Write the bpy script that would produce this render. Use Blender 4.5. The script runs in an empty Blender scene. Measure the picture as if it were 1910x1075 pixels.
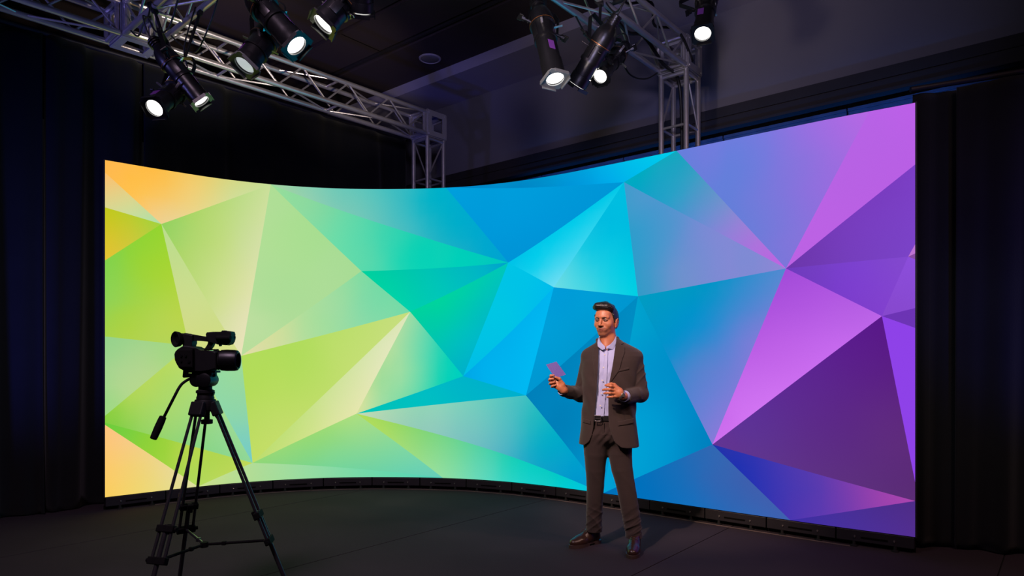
import bpy, bmesh, math, random
import numpy as np
from mathutils import Vector, Matrix
random.seed(7)
rng = np.random.RandomState(5)
S = bpy.context.scene
COL = S.collection
# ------------------------------------------------------------------ camera
F = 1251.0; EYE = 1.35; HX = 955.0; HY = 670.0      # focal length and horizon in pixels of the 1910x1075 frame
cd = bpy.data.cameras.new('camera'); cam = bpy.data.objects.new('camera', cd); COL.objects.link(cam)
cam.location = (0, 0, EYE); cam.rotation_euler = (math.pi/2, 0, 0)
cd.sensor_width = 36.0; cd.lens = F/1910*36.0; cd.shift_y = (HY-537.5)/1910
cd.clip_start = 0.05; S.camera = cam
S.view_settings.view_transform = 'Standard'; S.view_settings.look = 'None'
S.view_settings.exposure = 0.0; S.view_settings.gamma = 1.0
S.view_settings.use_curve_mapping = False
w = bpy.data.worlds.new('world'); S.world = w; w.use_nodes = True
w.node_tree.nodes['Background'].inputs[0].default_value = (0.35, 0.35, 0.5, 1)
w.node_tree.nodes['Background'].inputs[1].default_value = 0.006
# ------------------------------------------------------------------ unseen lamps: stage lights and blue washes, plus added fills
def light(name, kind, loc, aim, energy, color, size=0.1, angle=40, blend=0.6, sx=None):
    l = bpy.data.lights.new(name, kind); l.energy = energy; l.color = color
    if kind == 'SPOT':
        l.spot_size = math.radians(angle); l.spot_blend = blend; l.shadow_soft_size = size
    elif kind == 'AREA':
        l.shape = 'RECTANGLE'; l.size = size; l.size_y = sx or size
    else: l.shadow_soft_size = size
    o = bpy.data.objects.new(name, l); COL.objects.link(o); o.location = loc
    d = Vector(aim)-Vector(loc)
    o.rotation_euler = d.to_track_quat('-Z', 'Y').to_euler()
    return o
WARM = (1.0, 0.66, 0.46)
light('key_light', 'SPOT', (-1.7, 1.2, 4.2), (0.66, 4.7, 1.35), 1060, WARM, 0.06, 24, 0.8)
light('front_light', 'SPOT', (0.3, 0.4, 3.8), (0.66, 4.7, 1.1), 120, (1.0, 0.74, 0.58), 0.12, 26, 0.9)
light('side_light', 'SPOT', (4.4, 2.2, 4.2), (0.9, 4.9, 0.9), 170, (1.0, 0.60, 0.46), 0.12, 40, 1.0)
light('floor_fill', 'SPOT', (-1.9, 1.4, 4.8), (-1.2, 5.4, 0), 500, (1.0, 0.70, 0.98), 0.5, 95, 1.0)  # added pair of fill lamps, lifts the carpet and offsets the green
light('floor_fill', 'SPOT', (2.9, 1.4, 4.8), (2.0, 4.6, 0), 230, (1.0, 0.60, 0.55), 0.5, 95, 1.0)
light('blue_wash_left', 'SPOT', (-4.6, 3.2, 0.4), (-4.1, 5.8, 2.0), 380, (0.05, 0.08, 1.0), 0.2, 60, 1.0)
light('blue_wash_right', 'SPOT', (3.9, 2.6, 0.4), (3.75, 4.7, 1.8), 170, (0.03, 0.06, 1.0), 0.2, 50, 1.0)
light('blue_wash_truss', 'SPOT', (-4.2, 3.6, 3.0), (-2.8, 5.2, 4.1), 90, (0.28, 0.26, 1.0), 0.15, 70, 1.0)
bt = light('blue_batten', 'AREA', (1.77, 6.81, 3.22), (1.96, 7.04, 3.42), 15, (0.02, 0.22, 1.0), 4.6, sx=0.04); bt.data.spread = math.radians(100)
light('ceiling_fill', 'SPOT', (0.2, 1.0, 3.0), (1.0, 7.8, 4.4), 300, (0.66, 0.58, 1.0), 0.25, 80, 1.0)  # added unseen lamp, gives the bulkhead and soffit their violet tone
light('truss_fill', 'SPOT', (-0.6, 4.6, 3.0), (-2.5, 6.1, 4.36), 260, (1.0, 0.82, 0.70), 0.05, 42, 1.0)  # added lamps that brighten the left truss chords, no fitting modelled
light('truss_fill', 'SPOT', (-0.6, 4.6, 3.0), (-1.7, 7.2, 4.33), 170, (1.0, 0.82, 0.70), 0.05, 32, 1.0)
light('drape_fill', 'SPOT', (-1.2, 2.6, 2.6), (-4.0, 5.7, 2.2), 60, (0.80, 0.92, 1.0), 0.1, 46, 1.0)  # added grazing lamps so the drape folds show relief
light('drape_fill', 'SPOT', (1.5, 2.4, 2.4), (3.3, 4.75, 1.3), 34, (0.80, 0.95, 1.0), 0.1, 40, 1.0)
light('truss_fill', 'SPOT', (-0.1, 3.6, 3.0), (1.0, 5.6, 4.2), 70, (1.0, 0.82, 0.74), 0.1, 60, 1.0)  # added lamp, brightens the right truss

# ------------------------------------------------------------------ helpers
def W(px, py, Y):
    return Vector(((px-HX)/F*Y, Y, EYE+(HY-py)/F*Y))
ORG = {}
def tag(o, label, cat, group=None, kind=None):
    if label: o['label'] = label
    if cat: o['category'] = cat
    if group: o['group'] = group
    if kind: o['kind'] = kind
    return o
def thing(name, loc, label, cat, group=None):
    o = bpy.data.objects.new(name, None); COL.objects.link(o); o.location = loc
    o.empty_display_size = 0.1
    ORG[o.name] = Vector(loc)
    return tag(o, label, cat, group)
def obj(name, bm, m, parent=None, smooth=False, label=None, auto=None):
    me = bpy.data.meshes.new(name)
    if isinstance(bm, bmesh.types.BMesh):
        bmesh.ops.recalc_face_normals(bm, faces=bm.faces[:])
        bm.to_mesh(me); bm.free()
    else: me = bm; me.name = name
    off = ORG[parent.name] if parent else Vector((0, 0, 0))
    if parent: me.transform(Matrix.Translation(-off))
    if m:
        for k in (m if isinstance(m, (list, tuple)) else [m]): me.materials.append(k)
    if smooth:
        me.polygons.foreach_set('use_smooth', [True]*len(me.polygons))
        if auto: 
            try: me.set_sharp_from_angle(angle=math.radians(auto))
            except Exception: pass
    o = bpy.data.objects.new(name, me); COL.objects.link(o)
    if parent: o.parent = parent
    ORG[o.name] = off
    if label: o['label'] = label
    return o
def struct(name, bm, m, **k):
    o = obj(name, bm, m, **k); o['kind'] = 'structure'; return o
def basis(d, up=(0, 0, 1)):
    d = Vector(d).normalized(); up = Vector(up)
    if abs(d.dot(up.normalized())) > 0.98: up = Vector((1, 0, 0)) if abs(d.x) < .9 else Vector((0, 1, 0))
    x = up.cross(d).normalized(); y = d.cross(x).normalized()
    return x, y, d
def tube(bm, p0, p1, r, r1=None, n=10, cap=True):
    p0 = Vector(p0); p1 = Vector(p1); r1 = r if r1 is None else r1
    x, y, d = basis(p1-p0)
    a = [bm.verts.new(p0+(x*math.cos(t)+y*math.sin(t))*r) for t in [2*math.pi*i/n for i in range(n)]]
    b = [bm.verts.new(p1+(x*math.cos(t)+y*math.sin(t))*r1) for t in [2*math.pi*i/n for i in range(n)]]
    for i in range(n): bm.faces.new((a[i], a[(i+1) % n], b[(i+1) % n], b[i]))
    if cap: bm.faces.new(a[::-1]); bm.faces.new(b)
def path(bm, pts, r, n=8):
    pts = [Vector(p) for p in pts]; rings = []
    rr = r if isinstance(r, (list, tuple)) else [r]*len(pts)
    pd = None
    for i, p in enumerate(pts):
        d = (pts[min(i+1, len(pts)-1)]-pts[max(i-1, 0)]).normalized()
        if pd is None: x, y, _ = basis(d)
        else:
            x = (x-d*x.dot(d)).normalized(); y = d.cross(x)
        pd = d
        rings.append([bm.verts.new(p+(x*math.cos(2*math.pi*k/n)+y*math.sin(2*math.pi*k/n))*rr[i]) for k in range(n)])
    for a, b in zip(rings, rings[1:]):
        for i in range(n): bm.faces.new((a[i], a[(i+1) % n], b[(i+1) % n], b[i]))
    bm.faces.new(rings[0][::-1]); bm.faces.new(rings[-1])
def spline(pts, n=6):
    pts = [Vector(p) for p in pts]; out = []
    for i in range(len(pts)-1):
        p0 = pts[max(i-1, 0)]; p1 = pts[i]; p2 = pts[i+1]; p3 = pts[min(i+2, len(pts)-1)]
        for k in range(n):
            t = k/n
            out.append(0.5*((2*p1)+(p2-p0)*t+(2*p0-5*p1+4*p2-p3)*t*t+(3*p1-p0-3*p2+p3)*t**3))
    return out+[pts[-1]]
def box(bm, c, sx, sy, sz, ax=None, bev=0.0):
    """box centred at c, sizes along axes ax=(x,y,z)"""
    c = Vector(c); ax = ax or (Vector((1, 0, 0)), Vector((0, 1, 0)), Vector((0, 0, 1)))
    v = [bm.verts.new(c+ax[0]*sx/2*i+ax[1]*sy/2*j+ax[2]*sz/2*k) for i in (-1, 1) for j in (-1, 1) for k in (-1, 1)]
    fs = [bm.faces.new([v[i] for i in q]) for q in ((0, 1, 3, 2), (4, 6, 7, 5), (0, 4, 5, 1), (2, 3, 7, 6), (0, 2, 6, 4), (1, 5, 7, 3))]
    if bev:
        bmesh.ops.bevel(bm, geom=list({e for f in fs for e in f.edges}), offset=bev, segments=2, affect='EDGES', profile=0.5)
def lathe(bm, o, d, prof, n=24, up=(0, 0, 1), caps=True):
    """prof = [(t along d, radius)]"""
    o = Vector(o); x, y, d = basis(d, up); rings = []
    for t, r in prof:
        rings.append([bm.verts.new(o+d*t+(x*math.cos(2*math.pi*k/n)+y*math.sin(2*math.pi*k/n))*max(r, 1e-4)) for k in range(n)])
    for a, b in zip(rings, rings[1:]):
        for i in range(n): bm.faces.new((a[i], a[(i+1) % n], b[(i+1) % n], b[i]))
    if caps: bm.faces.new(rings[0][::-1]); bm.faces.new(rings[-1])
def prism(bm, pts, off0, off1, bev=0.0):
    """outline of 3D points, thickened from off0 to off1 (vectors)"""
    a = [bm.verts.new(Vector(p)+Vector(off0)) for p in pts]; b = [bm.verts.new(Vector(p)+Vector(off1)) for p in pts]
    n = len(pts); fs = [bm.faces.new(a[::-1]), bm.faces.new(b)]
    for i in range(n): fs.append(bm.faces.new((a[i], a[(i+1) % n], b[(i+1) % n], b[i])))
    if bev:
        es = [e for e in fs[0].edges]+[e for e in fs[1].edges]
        bmesh.ops.bevel(bm, geom=es, offset=bev, segments=2, affect='EDGES', profile=0.5)
def NB(): return bmesh.new()

def mat(name, col, rough=0.6, metal=0.0, noise=None, bump=None, spec=0.5, emit=None, estr=0, sheen=0):
    """procedural principled material. noise=(scale, amount), bump=(scale, strength)"""
    m = bpy.data.materials.new(name); m.use_nodes = True; nt = m.node_tree; b = nt.nodes['Principled BSDF']
    b.inputs['Base Color'].default_value = (*col, 1); b.inputs['Roughness'].default_value = rough
    b.inputs['Metallic'].default_value = metal; b.inputs['Specular IOR Level'].default_value = spec
    if sheen: b.inputs['Sheen Weight'].default_value = sheen
    if emit: b.inputs['Emission Color'].default_value = (*emit, 1); b.inputs['Emission Strength'].default_value = estr
    tc = nt.nodes.new('ShaderNodeTexCoord')
    if noise:
        nz = nt.nodes.new('ShaderNodeTexNoise'); nz.inputs['Scale'].default_value = noise[0]; nz.inputs['Detail'].default_value = 5
        nt.links.new(tc.outputs['Object'], nz.inputs['Vector'])
        mx = nt.nodes.new('ShaderNodeMix'); mx.data_type = 'RGBA'
        mx.inputs[6].default_value = (*[c*(1-noise[1]) for c in col], 1); mx.inputs[7].default_value = (*[min(1, c*(1+noise[1])) for c in col], 1)
        nt.links.new(nz.outputs['Fac'], mx.inputs[0]); nt.links.new(mx.outputs[2], b.inputs['Base Color'])
    if bump:
        n2 = nt.nodes.new('ShaderNodeTexNoise'); n2.inputs['Scale'].default_value = bump[0]; n2.inputs['Detail'].default_value = 4
        nt.links.new(tc.outputs['Object'], n2.inputs['Vector'])
        bp = nt.nodes.new('ShaderNodeBump'); bp.inputs['Strength'].default_value = bump[1]; bp.inputs['Distance'].default_value = 0.01
        nt.links.new(n2.outputs['Fac'], bp.inputs['Height']); nt.links.new(bp.outputs['Normal'], b.inputs['Normal'])
    return m
def s2l(c):
    c = np.asarray(c, float)/255.0
    return np.where(c <= 0.04045, c/12.92, ((c+0.055)/1.055)**2.4)

M_alu = mat('truss_aluminium', (0.55, 0.52, 0.52), 0.32, 0.7, noise=(14, 0.15), bump=(90, 0.05))
M_plate = mat('plate_aluminium', (0.42, 0.40, 0.42), 0.42, 0.3, noise=(9, 0.15))
M_black = mat('black_enamel', (0.006, 0.006, 0.007), 0.34, 0.1, noise=(20, 0.3), bump=(60, 0.05))
M_blackm = mat('black_matte', (0.010, 0.010, 0.011), 0.65, 0.0, noise=(20, 0.3), bump=(120, 0.1), spec=0.25)
M_dkgrey = mat('dark_grey_frame', (0.022, 0.020, 0.026), 0.5, 0.2, noise=(12, 0.2), spec=0.4)
M_slot = mat('slot_black', (0.002, 0.002, 0.002), 0.8, spec=0.1)
M_steel = mat('bright_steel', (0.55, 0.53, 0.5), 0.25, 0.9, noise=(40, 0.1))
M_gel = mat('gel_frame_grey', (0.16, 0.17, 0.17), 0.45, 0.4, noise=(30, 0.2))
M_lens = mat('lit_lens', (0.8, 0.8, 0.8), 0.1, emit=(1.0, 0.97, 0.92), estr=5.0)
M_lensdim = mat('dim_lens', (0.75, 0.78, 0.78), 0.2, emit=(0.80, 0.88, 0.90), estr=0.55)
M_amber = mat('amber_trim', (0.5, 0.2, 0.05), 0.3, 0.8, noise=(50, 0.2))
M_violet = mat('violet_sticker', (0.12, 0.03, 0.20), 0.5, noise=(60, 0.1))
M_red = mat('red_marking', (0.35, 0.03, 0.05), 0.5, noise=(60, 0.1))
M_cable = mat('cable_rubber', (0.008, 0.008, 0.009), 0.5, noise=(30, 0.2))
M_drape = mat('black_velour', (0.0065, 0.0072, 0.0085), 0.95, noise=(3, 0.3), bump=(200, 0.15), spec=0.15, sheen=0.15)
M_wall = mat('bulkhead_paint', (0.17, 0.16, 0.18), 0.85, noise=(1.2, 0.12), bump=(40, 0.03), spec=0.2)
M_ceil = mat('ceiling_paint', (0.050, 0.036, 0.036), 0.9, noise=(0.9, 0.15), bump=(60, 0.03), spec=0.2)
M_buckle = mat('brushed_buckle', (0.12, 0.115, 0.13), 0.35, 0.8, noise=(40, 0.1))
M_soff = mat('soffit_paint', (0.34, 0.31, 0.38), 0.85, noise=(1.0, 0.1), spec=0.2)
M_trim = mat('dark_header_trim', (0.028, 0.024, 0.024), 0.6, noise=(4, 0.2), spec=0.3)
M_part = mat('partition_fabric', (0.05, 0.06, 0.09), 0.9, noise=(7, 0.45), bump=(60, 0.2), spec=0.2)

# ------------------------------------------------------------------ room shell (turned 39.8 degrees to the camera)
N2 = Vector((0.640, 0.768, 0)); C2 = Vector((0.768, -0.640, 0)); UP = Vector((0, 0, 1))
AX = (C2, N2, UP)
def RP(p, q, z): return N2*p+C2*q+UP*z
def rbox(bm, p0, p1, q0, q1, z0, z1, bev=0): box(bm, RP((p0+p1)/2, (q0+q1)/2, (z0+z1)/2), abs(q1-q0), abs(p1-p0), abs(z1-z0), AX, bev)
def floor_mat():
    m = bpy.data.materials.new('charcoal_carpet'); m.use_nodes = True; nt = m.node_tree; L = nt.links; b = nt.nodes['Principled BSDF']
    b.inputs['Roughness'].default_value = 0.95; b.inputs['Specular IOR Level'].default_value = 0.12
    tc = nt.nodes.new('ShaderNodeTexCoord')
    a = nt.nodes.new('ShaderNodeTexNoise'); a.inputs['Scale'].default_value = 1.3; a.inputs['Detail'].default_value = 6
    f = nt.nodes.new('ShaderNodeTexNoise'); f.inputs['Scale'].default_value = 260; f.inputs['Detail'].default_value = 3
    L.new(tc.outputs['Object'], a.inputs['Vector']); L.new(tc.outputs['Object'], f.inputs['Vector'])
    ad = nt.nodes.new('ShaderNodeMath'); ad.operation = 'ADD'; L.new(a.outputs['Fac'], ad.inputs[0]); L.new(f.outputs['Fac'], ad.inputs[1])
    r = nt.nodes.new('ShaderNodeMapRange'); r.inputs[1].default_value = 0.6; r.inputs[2].default_value = 1.4; L.new(ad.outputs[0], r.inputs[0])
    mx = nt.nodes.new('ShaderNodeMix'); mx.data_type = 'RGBA'; mx.inputs[6].default_value = (0.025, 0.019, 0.023, 1); mx.inputs[7].default_value = (0.044, 0.034, 0.040, 1)
    L.new(r.outputs[0], mx.inputs[0]); L.new(mx.outputs[2], b.inputs['Base Color'])
    bp = nt.nodes.new('ShaderNodeBump'); bp.inputs['Strength'].default_value = 0.5; bp.inputs['Distance'].default_value = 0.004
    L.new(f.outputs['Fac'], bp.inputs['Height']); L.new(bp.outputs['Normal'], b.inputs['Normal'])
    return m
M_floor = floor_mat()
M_seam = mat('carpet_seam', (0.014, 0.014, 0.014), 0.95, noise=(30, 0.3), spec=0.1)
bm = NB()
# carpet laid in strips running away from the camera: a lip of a few millimetres between the strips
qs = [-12, -9.03, -7.31, -5.59, -3.87, -2.1, -0.35, 1.4, 3.2, 10]
for i in range(len(qs)-1): rbox(bm, -4, 8.2, qs[i]+0.004, qs[i+1]-0.004, -0.05, 0.0)
struct('floor', bm, M_floor)
bm = NB()
for q in qs[1:-1]: rbox(bm, -4, 8.2, q-0.004, q+0.004, -0.05, -0.006)
rbox(bm, -4, 8.2, -12, 10, -0.09, -0.0505)
struct('trim_1', bm, M_seam)
bm = NB(); rbox(bm, 6.6, 6.8, -12, 12, 3.90, 5.2)
struct('wall_back', bm, M_wall)
bm = NB(); rbox(bm, 6.57, 6.8, -12, 12, 3.80, 3.90); rbox(bm, 6.585, 6.8, -12, 12, 3.785, 3.80); rbox(bm, 6.565, 6.8, -12, 12, 3.70, 3.785)
rbox(bm, 6.55, 6.8, -12, 12, 3.675, 3.70)
struct('trim_2', bm, M_trim)
bm = NB()
q = -12
while q < 12:
    rbox(bm, 6.64, 6.72, q+0.004, q+1.15, 0.0, 3.60, 0.004); rbox(bm, 6.625, 6.70, q+0.004, q+1.15, 3.60, 3.625); q += 1.16
struct('wall_partition', bm, M_part)
bm = NB(); rbox(bm, 6.70, 6.78, -12, 12, 0, 3.68); struct('trim_3', bm, M_slot)
bm = NB(); rbox(bm, 5.92, 6.6, -12, 12, 4.87, 5.2)
struct('ceiling_soffit', bm, M_soff)
bm = NB()
for p0, p1 in ((-4, 4.50), (4.56, 5.10), (5.24, 5.92)): rbox(bm, p0, p1, -12, 12, 5.0, 5.2)
for q in (-7.9, -6.1, -4.25, -2.4, -0.6): 
    pass
struct('ceiling', bm, M_ceil)
bm = NB(); rbox(bm, 5.10, 5.24, -12, 12, 5.05, 5.2); rbox(bm, 5.155, 5.185, -12, 12, 5.0, 5.06)
struct('trim_4', bm, M_trim)
bm = NB(); rbox(bm, 4.50, 4.56, -12, 12, 5.06, 5.2)
for q in (-8.1, -6.3, -4.5, -2.7, -0.9): rbox(bm, 4.56, 5.10, q, q+0.012, 4.999, 5.01)
struct('trim_5', bm, M_slot)
# round ceiling loudspeaker
c = W(802, 109, 8.14); c.z = 5.0
t = thing('ceiling_speaker', c, 'round white ceiling speaker grille set in the dark ceiling', 'speaker')
bm = NB(); lathe(bm, c, (0, 0, -1), [(0, 0.135), (0.012, 0.13), (0.016, 0.12), (0.016, 0.115), (0.008, 0.112), (0.008, 0.0)], 40)
obj('rim', bm, M_soff, t, True, auto=30)
bm = NB(); lathe(bm, c, (0, 0, -1), [(0.006, 0.112), (0.014, 0.09), (0.018, 0.04), (0.019, 0.0)], 40)
obj('grille', bm, M_wall, t, True)
# ------------------------------------------------------------------ curved LED wall
NODES = [(-3.618,5.963),(-3.245,6.285),(-2.865,6.575),(-2.425,6.80),(-1.95,6.935),(-1.458,6.985),(-.957,6.965),(-.470,6.88),(-.002,6.70),(.42,6.45),(.815,6.16),(1.202,5.857),(1.592,5.541),(1.982,5.228),(2.375,4.919),(2.783,4.63)]
NP = [Vector((a, b, 0)) for a, b in NODES]
def cpos(u):
    """point on the wall's plan curve, u in 0..15 cabinets"""
    u = min(max(u, 0), 15); i = min(int(u), 14); t = u-i
    p0 = NP[i-1] if i > 0 else NP[0]*2-NP[1]; p1 = NP[i]; p2 = NP[i+1]; p3 = NP[i+2] if i < 14 else NP[15]*2-NP[14]
    return 0.5*((2*p1)+(p2-p0)*t+(2*p0-5*p1+4*p2-p3)*t*t+(3*p1-p0-3*p2+p3)*t**3)
def cnor(u):
    d = (cpos(min(u+0.02, 15))-cpos(max(u-0.02, 0))).normalized()
    return Vector((d.y, -d.x, 0)), d      # towards the stage, along the wall
ZB, ZT = 0.12, 3.12
US = np.linspace(0, 15, 3001); PXS = np.array([955+F*cpos(u).x/cpos(u).y for u in US])
def uv(px, py):
    u = float(np.interp(px, PXS, US)); Y = cpos(u).y
    v = (EYE+(HY-py)*Y/F-ZB)/(ZT-ZB)
    if px <= 197: u = 0.0
    if px >= 1707: u = 15.0
    if v > 0.982: v = 1.0
    if v < 0.018: v = 0.0
    return (u, v)
P = dict(A=(196,297),B=(505,345),C=(301,418),L1=(196,322),L2=(196,387),L3=(196,486),L4=(196,628),L5=(196,776),L6=(196,789),L7=(196,793),BL=(196,928),
 D=(674,506),E=(765,582),F=(948,490),G=(864,702),H=(665,772),I=(450,664),J=(352,645),K=(471,864),M=(369,905),O=(826,890.5),O2=(832,350),O3=(848,350),
 Pp=(981,738),Q=(1033,536),R=(1164,340),S=(1190,553),U=(1262,281),V=(1466,501),W1=(1622,207),TR=(1708,188),X1=(1708,307),Y1=(1694,479),y1=(1708,456),y2=(1708,473),y3=(1708,484),
 Z=(1645,590),z1=(1708,575),z2=(1708,612),z3=(1708,900),a=(1329,829.5),b=(1708,935),c=(1474,970),d=(1125,920),BR=(1708,1003))
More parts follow.
